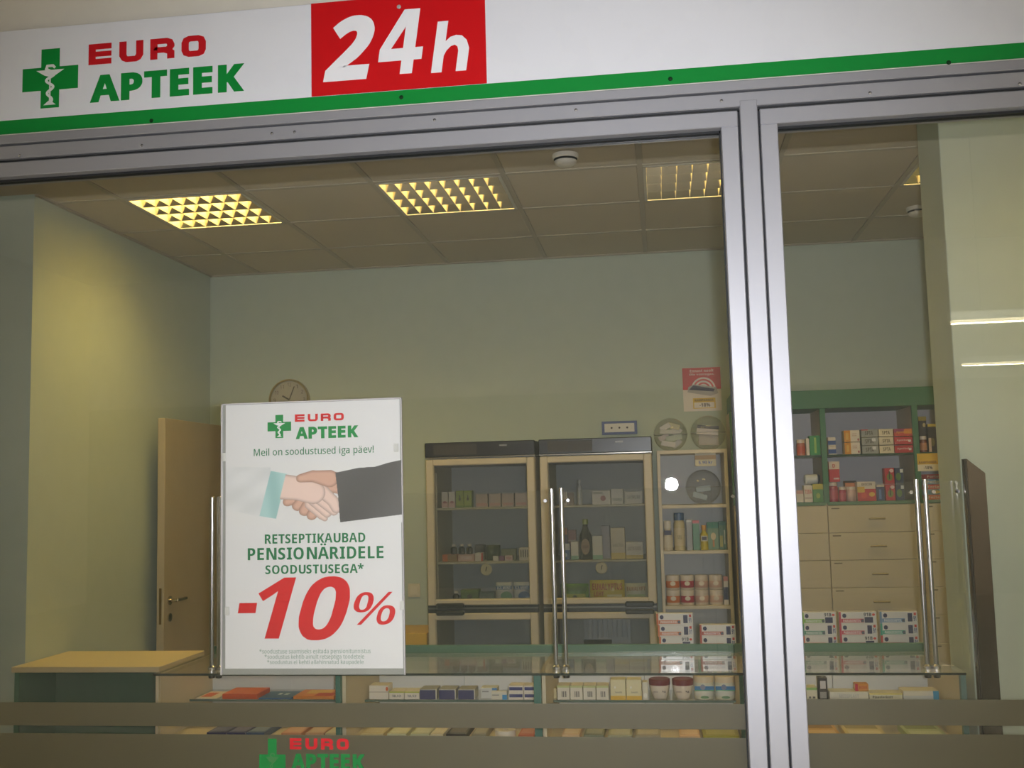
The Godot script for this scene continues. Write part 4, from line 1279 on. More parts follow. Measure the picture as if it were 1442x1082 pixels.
func dark_bottle(px: Array, z: float, base: float) -> void:
	var a := W(px[0], px[3], z)
	var h := W(px[2], px[1], z).y - a.y
	var x1 := W(px[2], px[3], z).x
	var r := (x1 - a.x) * 0.5
	var c := V((a.x + x1) * 0.5, base, z - r)
	var o := thing("bottle", "dark green glass bottle with yellow-green cap and brown oval label", "bottle", c, "goods in the second fridge")
	var s := S()
	lathe(s, c, [[0, 0], [r * 0.95, 0], [r, h * 0.02], [r, h * 0.52], [r * 0.93, h * 0.6], [r * 0.6, h * 0.72], [r * 0.42, h * 0.79], [r * 0.38, h * 0.88]], 24, true)
	var body := part(s, "body", mt(rgb(26, 34, 22), 0.12), o)
	s = S()
	lathe(s, c, [[r * 0.4, h * 0.87], [r * 0.46, h * 0.875], [r * 0.44, h * 0.985], [r * 0.38, h], [0, h]], 20)
	part(s, "cap", mt(rgb(160, 176, 50), 0.35), o)
	s = S()
	var pts := PackedVector2Array()
	for i in 24:
		var f := TAU * i / 24
		pts.append(Vector2(c.x + cos(f) * r * 0.66, base + h * 0.32 + sin(f) * h * 0.2))
	poly(s, pts, z - 0.006, 0.007)
	part(s, "oval_label", mt(rgb(150, 122, 90), 0.5), body)
	part(text("BALSAM", c.x - r * 0.42, base + h * 0.28, c.x + r * 0.42, base + h * 0.35, z + 0.001, 0.0003, "bold", 0.0, 4.0), "lettering", mt(rgb(70, 40, 30), 0.5), body)

func ball(label: String, px: Array, z: float, base: float, dents: Array) -> void:
	# clear plastic ball with a flat foot, things inside
	var c := W(px[0], px[1], z)
	var r := (W(px[2], px[1], z).x - c.x)
	var cy := base + r * 0.97
	var o := thing("clear_ball", label, "container", V(c.x, base, z), "clear plastic balls by the shelf rack")
	var s := S()
	var prof := []
	for i in 17:
		var f := lerpf(-1.33, PI / 2, i / 16.0)
		prof.append([maxf(0.0, cos(f) * r), sin(f) * r - sin(-1.33) * r])
	prof.insert(0, [0.0, 0.0])
	lathe(s, V(c.x, base, z), prof, 32, true)
	part(s, "shell", pane_mat(Color(0.4, 0.42, 0.4), 0.12), o)
	s = S()
	lathe(s, V(c.x, base, z), [[r * 0.998, r * 0.96], [r * 1.02, r * 0.965], [r * 1.02, r * 0.985], [r * 0.998, r * 0.99]], 32)
	part(s, "seam", mt(rgb(150, 152, 150), 0.3), o)
	for d in dents:
		var p := V(c.x + d[0] * r, cy + d[1] * r, z + d[2] * r)
		var b := MeshInstance3D.new()
		b.name = d[5]
		var bs := S()
		box(bs, -V(d[3], d[4], 0.012) * 0.5, V(d[3], d[4], 0.012) * 0.5, 0.001)
		b.mesh = bs.commit()
		b.material_override = mt(d[6], 0.4)
		o.add_child(b, true)
		b.position = p - o.position
		b.rotation.z = d[7]

func shelf_rack() -> void:
	var x0 := -0.015
	var x1 := 0.368
	var zf := -3.25
	var zb := BACK + 0.005
	var m := mt(rgb(216, 206, 184), 0.5)
	var o := thing("shelf_rack", "narrow white open shelf rack between the second fridge and drawers", "shelf", V((x0 + x1) * 0.5, 0, -3.43))
	part(bxm(V(x0, 0, zb), V(x0 + 0.018, 1.79, zf), 0.001), "side_board", m, o)
	part(bxm(V(x1 - 0.018, 0, zb), V(x1, 1.79, zf), 0.001), "side_board", m, o)
	part(bxm(V(x0 + 0.018, 0.0, zb), V(x1 - 0.018, 1.772, zb + 0.006)), "back_board", mt(rgb(200, 202, 200), 0.5), o)
	part(bxm(V(x0, 1.772, zb), V(x1, 1.792, zf + 0.001), 0.001), "top_board", m, o)
	var ys := [1.49, 1.242, 0.945, 0.65, 0.36, 0.08]
	for y in ys:
		part(bxm(V(x0 + 0.018, y - 0.018, zb + 0.006), V(x1 - 0.018, y, zf + 0.0005), 0.001), "shelf_board", m, o)
	var wt := rgb(206, 204, 198)
	var gy := rgb(120, 120, 122)
	ball("clear plastic ball of pale packets on the rack top", [944, 606, 968, 606], zf - 0.12, 1.7926, [[-0.3, 0.45, 0.1, 0.06, 0.03, "packet", wt, 0.5], [0.2, 0.5, 0.0, 0.07, 0.03, "packet", rgb(190, 186, 150), -0.3], [-0.05, 0.15, 0.2, 0.11, 0.022, "packet", rgb(200, 200, 190), -0.05], [0.35, 0.2, -0.1, 0.05, 0.05, "packet", wt, 0.9], [-0.4, -0.15, 0.0, 0.06, 0.028, "packet", rgb(196, 186, 180), 0.4], [0.2, -0.2, 0.1, 0.09, 0.03, "packet", rgb(180, 190, 170), 0.15], [-0.15, -0.55, 0.1, 0.08, 0.03, "packet", wt, -0.2], [0.35, -0.55, 0.0, 0.06, 0.03, "packet", rgb(190, 190, 188), 0.7]])
	ball("clear plastic ball with a silver pack inside on the rack top", [997, 606, 1022, 606], zf - 0.12, 1.7926, [[0.0, 0.32, 0.2, 0.12, 0.018, "dark_band", rgb(50, 48, 46), -0.08], [-0.05, 0.06, 0.25, 0.12, 0.034, "silver_pack", rgb(214, 206, 198), -0.1], [0.0, -0.4, 0.1, 0.11, 0.06, "packet", rgb(176, 168, 152), -0.02], [-0.5, 0.34, 0.1, 0.02, 0.024, "dark_band", gy, 0.0]])
	ball("clear plastic ball inside the rack's top compartment", [990, 680, 1015, 680], zf - 0.14, 1.4906, [[0.0, -0.1, 0.0, 0.08, 0.03, "packet", rgb(190, 206, 214), 0.1], [-0.2, -0.5, 0.0, 0.08, 0.03, "packet", rgb(180, 196, 206), -0.3]])
	var g := "goods on the shelf rack"
	var z := zf - 0.03
	var a := W(979, 657, z)
	var b := W(1008, 641, z)
	var sign := thing("price_card", "beige price card with blue figures in the rack's top compartment", "price card", V((a.x + b.x) * 0.5, a.y, z))
	part(bxm(V(a.x, a.y, z - 0.004), V(b.x, 1.772, z - 0.001), 0.0005), "card", mt(rgb(206, 198, 170), 0.5), sign)
	part(bxm(V(a.x, lerpf(a.y, b.y, 0.62), z - 0.001), V(b.x, b.y, z - 0.0006)), "printed_band", mt(rgb(196, 160, 110), 0.5), sign)
	part(text("5.90 kr", a.x + 0.02, a.y + 0.012, b.x - 0.02, a.y + 0.03, z - 0.001, 0.0005, "bold", 0.0, 4.0), "lettering", mt(rgb(70, 90, 170), 0.5), sign)
	var S2 := 1.2426
	bottle("white spray bottle with navy label on the shelf rack", g, [935, 735, 948, 777], z, S2, rgb(210, 200, 180), rgb(222, 216, 206), rgb(216, 208, 190), 0.7, 0.26, "bottle", [["band", 0.1, 0.52, 0.9, 0.68, rgb(40, 40, 90)]])
	bottle("tall beige lotion bottle with blue cap on the shelf rack", g, [950, 723, 966, 776], z, S2, rgb(206, 192, 150), rgb(36, 90, 140), rgb(212, 198, 160), 0.8, 0.2, "bottle", [["text", 0.3, 0.3, 0.7, 0.4, rgb(130, 120, 80), "SOL"]])
	carton("slim grey box beside the tall lotion bottle on the rack", g, [967.5, 732, 976, 776], z, 0.05, S2, rgb(150, 152, 156), [["band", 0.1, 0.9, 0.9, 0.97, rgb(220, 220, 224)]])
	carton("slim green box with pink top on the shelf rack", g, [976.5, 732, 986, 774], z, 0.05, S2, rgb(62, 128, 92), [["band", 0.0, 0.9, 1.0, 1.0, rgb(206, 120, 140)]])
	bottle("yellow bottle with orange cap and dark label on the rack", g, [987, 739, 998, 774], z + 0.012, S2, rgb(206, 186, 40), rgb(206, 150, 40), Color(0, 0, 0, 0), 0.5, 0.2, "bottle", [["band", 0.08, 0.36, 0.92, 0.58, rgb(220, 216, 200)], ["band", 0.2, 0.4, 0.8, 0.54, rgb(40, 40, 70)]])
	carton("green box with orange drawing behind the yellow bottle", g, [997, 735, 1013, 774], z - 0.015, 0.05, S2, rgb(96, 132, 84), [["band", 0.0, 0.78, 1.0, 1.0, rgb(34, 116, 92)], ["disc", 0.3, 0.35, 0.75, 0.62, rgb(214, 196, 150)], ["band", 0.45, 0.1, 0.6, 0.35, rgb(190, 120, 50)]])
	carton("dark green box with pale curve at the rack's side board", g, [1013.5, 733, 1023.5, 773], z, 0.05, S2, rgb(58, 104, 74), [["band", 0.0, 0.86, 1.0, 1.0, rgb(24, 96, 92)], ["band", 0.72, 0.2, 0.8, 0.7, rgb(226, 226, 210)], ["band", 0.1, 0.1, 0.5, 0.5, rgb(150, 150, 60)]])
	var S3 := 0.9456
	var cols := [rgb(208, 112, 50), rgb(176, 44, 72), rgb(206, 168, 154), rgb(212, 176, 158)]
	var nm := ["orange", "crimson", "dusty pink", "pale peach"]
	for r in 2:
		for k in 4:
			var u := 939.0 + 20.2 * k
			var q := S3 + (0.0 if r == 0 else W(u, 831, z).y - W(u, 852, z).y + 0.0004)
			jar(nm[k] + " and white cream jar " + ("standing on the rack shelf under its twin" if r == 0 else "stacked on top of its twin on the rack"), g, [u, 831, u + 19.5, 852], z, q, rgb(222, 208, 190), rgb(226, 214, 200), cols[k], 0.26, 0.97, [["disc", 0.3, 0.3, 0.7, 0.6, rgb(232, 220, 200)]])
	carton("tall navy and white box beside the stacked cream jars", g, [1020, 811, 1026.5, 851], z, 0.05, S3, rgb(220, 214, 206), [["band", 0.0, 0.18, 1.0, 0.62, rgb(40, 48, 96)], ["band", 0.0, 0.84, 1.0, 1.0, rgb(196, 130, 130)]])

func drawer_cabinet() -> void:
	var xs := [0.40, 0.878, 1.355, 1.832]
	var zf := -3.2
	var zb := BACK + 0.005
	var green := mt(rgb(66, 118, 86), 0.5)
	var cream := noisy(rgb(206, 194, 164), 0.008, 0.03, 0.5)
	var inner := mt(rgb(196, 194, 198), 0.55)
	var o := thing("drawer_cabinet", "tall green framed pharmacy cabinet with open shelves over cream drawers", "cabinet", V(1.116, 0, -3.4))
	part(bxm(V(xs[0], 1.992, zb), V(xs[3], 2.092, zf), 0.002), "top_fascia", green, o)
	part(bxm(V(xs[0] + 0.02, 0.0, zb), V(xs[3] - 0.02, 1.992, zb + 0.008)), "back_board", inner, o)
	for k in 4:
		var x: float = xs[k]
		part(bxm(V(x - 0.009, 0, zb + 0.008), V(x + 0.009, 1.992, zf - 0.02)), "partition", mt(rgb(200, 186, 160), 0.5), o)
		part(bxm(V(x - 0.0145, 1.482, zf - 0.02), V(x + 0.0145, 1.992, zf), 0.001), "green_upright", green, o)
	for k in 3:
		var a: float = xs[k] + 0.0095
		var b: float = xs[k + 1] - 0.0095
		var sh := part(bxm(V(a, 1.734, zb + 0.01), V(b, 1.742, zf - 0.022), 0.0006), "shelf", mt(rgb(205, 210, 206), 0.3), o)
		part(bxm(V(a, 1.732, zf - 0.022), V(b, 1.743, zf - 0.019)), "shelf_edge", mt(rgb(52, 78, 60), 0.3), sh)
		part(bxm(V(a, 1.472, zb + 0.01), V(b, 1.49, zf - 0.02)), "shelf", green, o)
		part(bxm(V(a - 0.006, 1.474, zf - 0.02), V(b + 0.006, 1.49, zf - 0.0005), 0.001), "green_edge", mt(rgb(92, 132, 102), 0.5), o)
		for r in 10:
			var y1 := 1.47 - 0.1447 * r
			var y0 := y1 - 0.1427
			var d := part(bxm(V(xs[k] + 0.002, y0, zf - 0.3), V(xs[k + 1] - 0.002, y1, zf + 0.002), 0.0015), "drawer", cream, o)
			var cx: float = (xs[k] + xs[k + 1]) * 0.5 + 0.01
			var s := S()
			tube(s, V(cx - 0.042, (y0 + y1) * 0.5, zf + 0.024), V(cx + 0.042, (y0 + y1) * 0.5, zf + 0.024), 0.0055, 8)
			tube(s, V(cx - 0.036, (y0 + y1) * 0.5, zf + 0.002), V(cx - 0.036, (y0 + y1) * 0.5, zf + 0.024), 0.004, 8)
			tube(s, V(cx + 0.036, (y0 + y1) * 0.5, zf + 0.002), V(cx + 0.036, (y0 + y1) * 0.5, zf + 0.024), 0.004, 8)
			part(s, "handle", mt(rgb(170, 158, 130), 0.3, 0.9), d)
			part(bxm(V(xs[k] + 0.02, y1 - 0.018, zf + 0.002), V(xs[k] + 0.062, y1 - 0.012, zf + 0.0026)), "name_tag", mt(rgb(120, 110, 92), 0.6), d)
	cabinet_goods(zf - 0.03)

func cabinet_goods(z: float) -> void:
	var g := "goods on the cabinet shelves"
	var A := 1.743
	var B := 1.4905
	var wt := rgb(222, 212, 198)
	# first bay
	bottle("red and white pill bottle on the cabinet's upper shelf beside green box", g, [1123, 618, 1135, 641], z, A, rgb(196, 120, 100), rgb(222, 206, 190), rgb(190, 90, 70), 0.86, 0.22, "pill_bottle")
	carton("thin white box beside the bright green box on the cabinet", g, [1136, 616, 1140.5, 640], z, 0.05, A, wt)
	carton("bright green box with pale stripe on the cabinet's upper shelf", g, [1141, 612, 1156, 640], z, 0.06, A, rgb(40, 140, 66), [["band", 0.42, 0.1, 0.62, 0.9, rgb(150, 190, 90)]])
	carton("low white box at the bottom of the cabinet's first bay", g, [1122, 690, 1132, 707], z - 0.02, 0.06, B, wt, [["band", 0.0, 0.72, 1.0, 1.0, rgb(206, 160, 150)]])
	carton("white box with red lettering carrying the white tin", g, [1133, 683, 1145, 707], z, 0.06, B, wt, [["text", 0.1, 0.5, 0.9, 0.75, rgb(180, 60, 60), "TERA"], ["band", 0.1, 0.2, 0.9, 0.3, rgb(190, 170, 160)]])
	carton("green and yellow herb tea box on the cabinet's lower shelf", g, [1145.5, 681, 1160, 707], z, 0.07, B, rgb(74, 142, 60), [["band", 0.0, 0.7, 1.0, 1.0, rgb(190, 180, 40)], ["disc", 0.3, 0.2, 0.7, 0.5, rgb(170, 190, 90)]])
	var ty := B + W(1139, 682, z).y - W(1139, 707, z).y + 0.0275
	var tn := thing("tin", "white tin lying on its side on two small boxes", "tin", V(W(1134, 673, z).x, ty - 0.027, z - 0.03), g)
	var s := S()
	tube(s, V(W(1134, 673, z).x, ty, z - 0.03), V(W(1152, 673, z).x, ty, z - 0.03), 0.0268, 24)
	part(s, "body", mt(rgb(206, 212, 220), 0.3), tn)
	s = S()
	tube(s, V(W(1152, 673, z).x, ty, z - 0.03), V(W(1155, 673, z).x, ty, z - 0.03), 0.0272, 24)
	part(s, "lid", mt(rgb(60, 70, 96), 0.4), tn)
	# middle bay, upper shelf
	for k in 2:
		var h := W(1170, 613, z).y - W(1170, 625.3, z).y
		carton(["blue and white box under its twin on the cabinet's upper shelf", "blue and white box on top of its twin on the cabinet"][k], g, [1166, 613, 1177, 625.3], z, 0.05, A + (h + 0.0003) * k, wt, [["band", 0.0, 0.12, 1.0, 0.62, rgb(50, 84, 150)]])
		h = W(1190, 604, z).y - W(1190, 621, z).y
		carton(["white box with orange side panel under its twin", "white box with orange side panel on top of its twin"][k], g, [1189, 604, 1211, 621], z, 0.07, A + (h + 0.0003) * k, wt, [["band", 0.0, 0.0, 0.4, 1.0, rgb(214, 146, 36)], ["band", 0.12, 0.2, 0.28, 0.8, rgb(228, 180, 80)], ["disc", 0.84, 0.08, 0.94, 0.3, rgb(160, 60, 60)], ["band", 0.5, 0.66, 0.8, 0.72, rgb(190, 160, 140)], ["band", 0.5, 0.5, 0.8, 0.56, rgb(190, 160, 140)]])
	var tier := ["bottom of its stack", "middle of its stack", "top of its stack"]
	for k in 3:
		var h := W(1220, 603, z).y - W(1220, 614.6, z).y
		carton("grey medicine box with dark lettering, " + tier[k], g, [1213, 603, 1236.5, 614.6], z, 0.07, A + (h + 0.0003) * k, rgb(156, 160, 158), [["text", 0.22, 0.25, 0.7, 0.78, rgb(70, 64, 50), "SPTA"]] + ([["band", 0.62, 0.5, 0.84, 0.9, rgb(220, 220, 220)]] if k < 2 else [["band", 0.0, 0.86, 0.4, 1.0, rgb(180, 70, 70)]]))
		carton("cream medicine box with dark lettering, " + tier[k], g, [1237.5, 602, 1258, 613.4], z, 0.07, A + (h + 0.0001) * k, rgb(218, 208, 184), [["text", 0.24, 0.3, 0.76, 0.75, rgb(80, 70, 50), "SPTA"]])
		var rc: Color = [rgb(186, 36, 44), rgb(192, 40, 48), rgb(196, 70, 50)][k]
		var pr := [["text", 0.12, 0.36, 0.9, 0.72, rgb(226, 200, 196), "Apotheka"], ["disc", 0.74, 0.3, 0.9, 0.6, rgb(228, 214, 210)]] if k < 2 else [["band", 0.0, 0.5, 0.6, 1.0, rgb(150, 50, 90)], ["band", 0.55, 0.3, 1.0, 0.9, rgb(216, 130, 40)], ["text", 0.12, 0.3, 0.9, 0.7, rgb(226, 160, 60), "Apotheka"]]
		carton("red medicine box with white lettering, " + tier[k], g, [1259, 602, 1285, 613.2], z, 0.07, A + (h + 0.0003) * k, rc, pr)
	# middle bay, lower shelf
	for k in 2:
		bottle(["crimson pill bottle with white lid under the white and red box", "smaller crimson pill bottle with white lid on the cabinet"][k], g, [[1168, 678, 1182, 706], [1182.5, 684, 1193, 705]][k], z, B, rgb(186, 50, 84), rgb(220, 200, 190), rgb(196, 70, 96), 0.84, 0.2, "pill_bottle")
	var py := B + W(1175, 678, z).y - W(1175, 706, z).y
	carton("white and red box standing on the crimson pill bottle", g, [1168, 648, 1183, 677], z - 0.002, 0.05, py, rgb(196, 44, 48), [["band", 0.0, 0.62, 1.0, 1.0, rgb(222, 202, 186)], ["text", 0.36, 0.7, 0.6, 0.88, rgb(180, 50, 50), "D"], ["band", 0.4, 0.12, 0.92, 0.2, rgb(228, 200, 196)]])
	jar("pale pink pill jar with white lid on the cabinet", g, [1193.5, 683, 1207, 704], z, B, rgb(212, 176, 172), rgb(222, 208, 198), rgb(216, 184, 180), 0.2, 1.0)
	carton("orange and black topped box behind the pale pink jar", g, [1191, 675, 1207, 704], z - 0.075, 0.05, B, rgb(206, 120, 60), [["band", 0.0, 0.9, 1.0, 1.0, rgb(60, 50, 44)]])
	carton("white box with red berries and yellow flower on the cabinet", g, [1208, 675, 1234, 703], z, 0.07, B, wt, [["band", 0.0, 0.0, 1.0, 0.62, rgb(198, 44, 40)], ["band", 0.0, 0.44, 0.4, 0.74, rgb(214, 170, 40)], ["disc", 0.2, 0.12, 0.5, 0.46, rgb(220, 70, 44)], ["disc", 0.62, 0.22, 0.94, 0.46, rgb(224, 170, 50)], ["text", 0.25, 0.8, 0.8, 0.92, rgb(90, 70, 50), "DEOCON"]])
	carton("navy blue box beside the berry box on the cabinet", g, [1235, 679, 1246, 702], z, 0.05, B, rgb(48, 60, 116), [["band", 0.3, 0.1, 0.6, 0.7, rgb(90, 120, 190)], ["band", 0.0, 0.86, 1.0, 1.0, rgb(210, 196, 180)]])
	for k in 2:
		var h := W(1250, 657, z).y - W(1250, 680, z).y
		carton("red box with green fruit picture " + ["under its twin", "on top of its twin"][k], g, [1246.5, 657, 1260, 680], z, 0.06, B + (h + 0.0003) * k, rgb(188, 44, 56), [["disc", 0.2, 0.2, 0.8, 0.66, rgb(120, 130, 50)], ["disc", 0.5, 0.72, 0.94, 0.94, rgb(228, 190, 190)], ["band", 0.42, 0.3, 0.55, 0.8, rgb(50, 60, 30)]])
		carton("dark blue and green box " + ["under its twin beside red fruit boxes", "on top of its twin beside red fruit boxes"][k], g, [1261, 657, 1273, 680], z, 0.06, B + (h + 0.0003) * k, rgb(46, 62, 96), [["disc", 0.1, 0.2, 0.7, 0.7, rgb(88, 124, 66)], ["band", 0.6, 0.7, 0.95, 0.92, rgb(214, 218, 220)]])
	# last bay
	carton("tall black and yellow box in the cabinet's last bay", g, [1296, 585, 1307, 636], z - 0.06, 0.04, A, rgb(44, 38, 30), [["band", 0.0, 0.88, 1.0, 1.0, rgb(190, 160, 30)], ["disc", 0.5, 0.7, 0.9, 0.82, rgb(200, 180, 120)]])
	bottle("brown pill bottle with white lid in the cabinet's last bay", g, [1297, 612, 1307, 635], z, A, rgb(120, 70, 50), rgb(222, 210, 196), rgb(190, 130, 90), 0.84, 0.22, "pill_bottle")
	carton("black box with yellow top next to the brown pill bottle", g, [1308.5, 595, 1321, 635], z - 0.01, 0.06, A, rgb(40, 36, 32), [["band", 0.0, 0.9, 1.0, 1.0, rgb(196, 176, 40)], ["disc", 0.2, 0.2, 0.7, 0.5, rgb(110, 100, 50)], ["band", 0.0, 0.0, 0.3, 0.5, rgb(196, 170, 150)]])
	var y := B
	var fl := [["orange flat box at the bottom of the pile in the cabinet's last bay", rgb(210, 104, 40)], ["blue and yellow flat box in the pile in the cabinet's last bay", rgb(96, 138, 172)], ["red flat box in the middle of the pile in the cabinet's last bay", rgb(200, 66, 44)], ["light blue flat box near the top of the pile in the cabinet's last bay", rgb(110, 148, 180)], ["dull red flat box at the top of the pile in the cabinet's last bay", rgb(170, 62, 62)]]
	for k in 5:
		var h := W(1310, 666, z).y - W(1310, 673.2, z).y
		carton(fl[k][0], g, [1298, 666, 1324, 673.2], z, 0.08, y, fl[k][1], [["text", 0.3, 0.25, 0.9, 0.75, rgb(226, 206, 180), "Forte"]] if k != 1 else [["disc", 0.6, 0.15, 0.95, 0.85, rgb(220, 190, 60)]])
		y += h + 0.0003
	var a := W(1293, 664, z + 0.04)
	var b := W(1321, 647, z + 0.04)
	var zz := z + 0.034
	var o := thing("price_card", "yellow and white discount card hanging from the cabinet shelf", "price card", V((a.x + b.x) * 0.5, a.y, zz))
	part(bxm(V(a.x, a.y, zz), V(b.x, 1.735, zz + 0.0015)), "card", mt(rgb(226, 216, 190), 0.5), o)
	part(bxm(V(a.x, lerpf(a.y, b.y, 0.58), zz + 0.0015), V(b.x, 1.735, zz + 0.002)), "yellow_band", mt(rgb(222, 182, 40), 0.5), o)
	part(text("KAMPAANIA", a.x + 0.008, lerpf(a.y, b.y, 0.66), b.x - 0.008, lerpf(a.y, b.y, 0.88), zz + 0.002, 0.0004, "bold", 0.0, 4.0), "lettering", mt(rgb(120, 70, 20), 0.5), o)
	part(text("-18%", a.x + 0.03, lerpf(a.y, b.y, 0.16), b.x - 0.03, lerpf(a.y, b.y, 0.44), zz + 0.0015, 0.0004, "bold", 0.0, 4.0), "lettering", mt(rgb(60, 50, 50), 0.5), o)

func counter_goods() -> void:
	# toothpaste on the rear ledge
	var z := -1.69
	var bx := [rgb(124, 176, 50), rgb(60, 140, 110), rgb(214, 92, 50), rgb(196, 44, 72), rgb(196, 44, 72), rgb(190, 40, 68), rgb(96, 140, 180), rgb(50, 160, 130), rgb(206, 60, 50)]
	var nm := ["lime green", "sea green", "orange", "crimson", "crimson", "crimson", "sky blue", "turquoise", "red"]
	var col := [[0.533, 0.664], [0.675, 0.818], [0.83, 0.972]]
	var step := 0.0458
	for c in 3:
		for r in 3:
			var k: int = c * 3 + r
			var lab: String = "white toothpaste box with " + nm[k] + " band, " + ["top", "middle", "bottom"][r] + " of its stack"
			if c == 1:
				lab = "white toothpaste box with crimson band, " + ["top", "middle", "bottom"][r] + " of the crimson stack"
			toothpaste(lab, col[c][0], col[c][1], CT + step * (2 - r), z, bx[k], not (k in [0, 3, 5]), "PARADONTOL")
	for r in 3:
		toothpaste("white toothpaste box with burnt orange band, " + ["bottom", "middle", "top"][r] + " of three by the fridge", -0.035 + 0.004 * (2 - r) - 0.002, 0.107, CT + step * r, z, rgb(206, 104, 44), r != 0, "PARADONTOL")
	for r in 2:
		toothpaste("white toothpaste box with brick red band, " + ["lower", "upper"][r] + " of two beside orange ones", 0.133, 0.274, CT + step * r, z, rgb(186, 72, 52), true, "PARADONTOL")
	# glass shelf inside the counter
	var g := "goods on the counter's glass shelf"
	var y := 0.8027
	z = -1.405
	var wt := rgb(222, 214, 196)
	flat("white leaflet with red print on the counter's glass shelf", g, [276, 305, 980], 0.004, y, rgb(214, 200, 180), [[0.1, 0.2, 0.6, 0.8, rgb(196, 90, 60)]])
	flat("thick orange-red box lying on the counter's glass shelf", g, [313, 362, 981], 0.02, y, rgb(206, 84, 36), [[0.05, 0.1, 0.95, 0.9, rgb(216, 104, 44)]])
	flat("flat blue box with white marks on the counter's glass shelf", g, [364, 410, 983], 0.005, y, rgb(40, 92, 144), [[0.4, 0.3, 0.5, 0.5, rgb(210, 220, 226)], [0.6, 0.3, 0.72, 0.55, rgb(180, 200, 214)]])
	flat("orange and yellow flat box on the counter's glass shelf", g, [413, 470, 984], 0.012, y, rgb(206, 124, 40), [[0.2, 0.1, 0.8, 0.6, rgb(214, 176, 90)], [0.5, 0.5, 0.95, 0.95, rgb(180, 60, 36)]])
	carton("white box with orange top under the counter glass", g, [520, 965, 547, 984.5], z, 0.07, y, wt, [["band", 0.0, 0.5, 1.0, 0.56, rgb(180, 170, 150)], ["disc", 0.86, 0.6, 0.99, 0.9, rgb(210, 100, 40)]])
	for k in 2:
		carton("low white box with green rim, one of two under the counter glass", g, [548 + 21.5 * k, 974, 569 + 21.5 * k, 985], z, 0.08, y, wt, [["band", 0.0, 0.84, 1.0, 1.0, rgb(170, 180, 60)], ["text", 0.2, 0.3, 0.8, 0.6, rgb(110, 110, 110), "TABL. N 20"]])
	for k in 3:
		carton("navy blue box with grey top, one of three under the counter glass", g, [591 + 27 * k, 971, 615 + 27 * k, 985.5], z, 0.08, y, rgb(160, 158, 150), [["band", 0.02, 0.02, 0.98, 0.9, rgb(36, 38, 92)], ["band", 0.94, 0.0, 1.0, 1.0, rgb(200, 196, 180)]])
	carton("white box with blue tab behind low pack under counter glass", g, [677, 970, 700, 985], z - 0.02, 0.06, y, rgb(206, 206, 196), [["band", 0.1, 0.6, 0.5, 0.72, rgb(140, 140, 130)], ["band", 0.7, 0.8, 1.0, 1.0, rgb(70, 130, 180)]])
	carton("pale box with blue corner under the counter glass", g, [692, 974, 714, 985.5], z, 0.018, y, rgb(214, 208, 186), [["band", 0.7, 0.0, 1.0, 0.6, rgb(50, 140, 190)], ["band", 0.05, 0.5, 0.5, 0.62, rgb(130, 130, 120)]])
	for k in 2:
		for r in 2:
			var h := W(720, 966, z).y - W(720, 975.8, z).y
			carton("white box with navy stripe, " + ["lower", "upper"][r] + " of a pair " + ["beside the blue cornered box", "at the green post"][k], g, [716 + 21.5 * k, 966, 737 + 21.5 * k, 975.8], z, 0.07, y + (h + 0.0003) * r, wt, [["band", 0.06, 0.34, 0.94, 0.78, rgb(36, 44, 108)]])
	carton("plain beige box at the start of the barcode boxes", g, [771, 970, 784, 984.5], z - 0.02, 0.05, y, rgb(206, 190, 140))
	for k in 4:
		carton("white box with barcode, one of four under the counter glass", g, [785 + 18.3 * k, 964, 802.5 + 18.3 * k, 984], z, 0.07, y, rgb(214, 206, 184), [["band", 0.35, 0.2, 0.4, 0.6, rgb(70, 66, 60)], ["band", 0.45, 0.2, 0.52, 0.6, rgb(70, 66, 60)], ["band", 0.57, 0.2, 0.6, 0.6, rgb(70, 66, 60)], ["band", 0.65, 0.2, 0.72, 0.6, rgb(70, 66, 60)], ["band", 0.0, 0.86, 1.0, 1.0, rgb(180, 186, 120)]])
	for k in 2:
		carton("pale yellow box with golden foot, one of two under the counter glass", g, [860 + 22.5 * k, 955, 881.5 + 22.5 * k, 983.5], z, 0.06, y, rgb(216, 206, 160), [["band", 0.0, 0.0, 1.0, 0.2, rgb(214, 170, 40)], ["disc", 0.25, 0.55, 0.35, 0.68, rgb(240, 236, 220)], ["text", 0.3, 0.34, 0.75, 0.42, rgb(130, 120, 90), "Sanofit"]])
	carton("narrow clear pack beside the maroon lidded jars", g, [905, 958, 913, 983], z, 0.05, y, rgb(206, 200, 176), [["disc", 0.2, 0.1, 0.8, 0.4, rgb(226, 222, 206)]])
	for k in 2:
		jar("white tapered jar with maroon lid, one of two on the glass shelf", g, [914.5 + 33 * k, 955, 944.5 + 33 * k, 983], z, y, rgb(216, 204, 184), rgb(110, 30, 40), Color(0, 0, 0, 0), 0.3, 0.62, [["text", 0.62, 0.36, 0.78, 0.48, rgb(60, 50, 50), "kg"], ["text", 0.18, 0.38, 0.42, 0.45, rgb(140, 120, 110), "Sedolax"]])
	for k in 2:
		jar("white jar with blue and green label, one of two on the glass shelf", g, [978 + 29.6 * k, 949, 1006.5 + 29.6 * k, 981.5], z, y, rgb(208, 206, 180), rgb(214, 196, 160), rgb(214, 212, 196), 0.26, 0.98, [["band", 0.02, 0.44, 0.98, 0.6, rgb(30, 110, 160)], ["band", 0.02, 0.4, 0.98, 0.44, rgb(60, 150, 80)], ["disc", 0.3, 0.44, 0.56, 0.68, rgb(120, 130, 150)], ["disc", 0.3, 0.06, 0.72, 0.18, rgb(90, 130, 80)]])
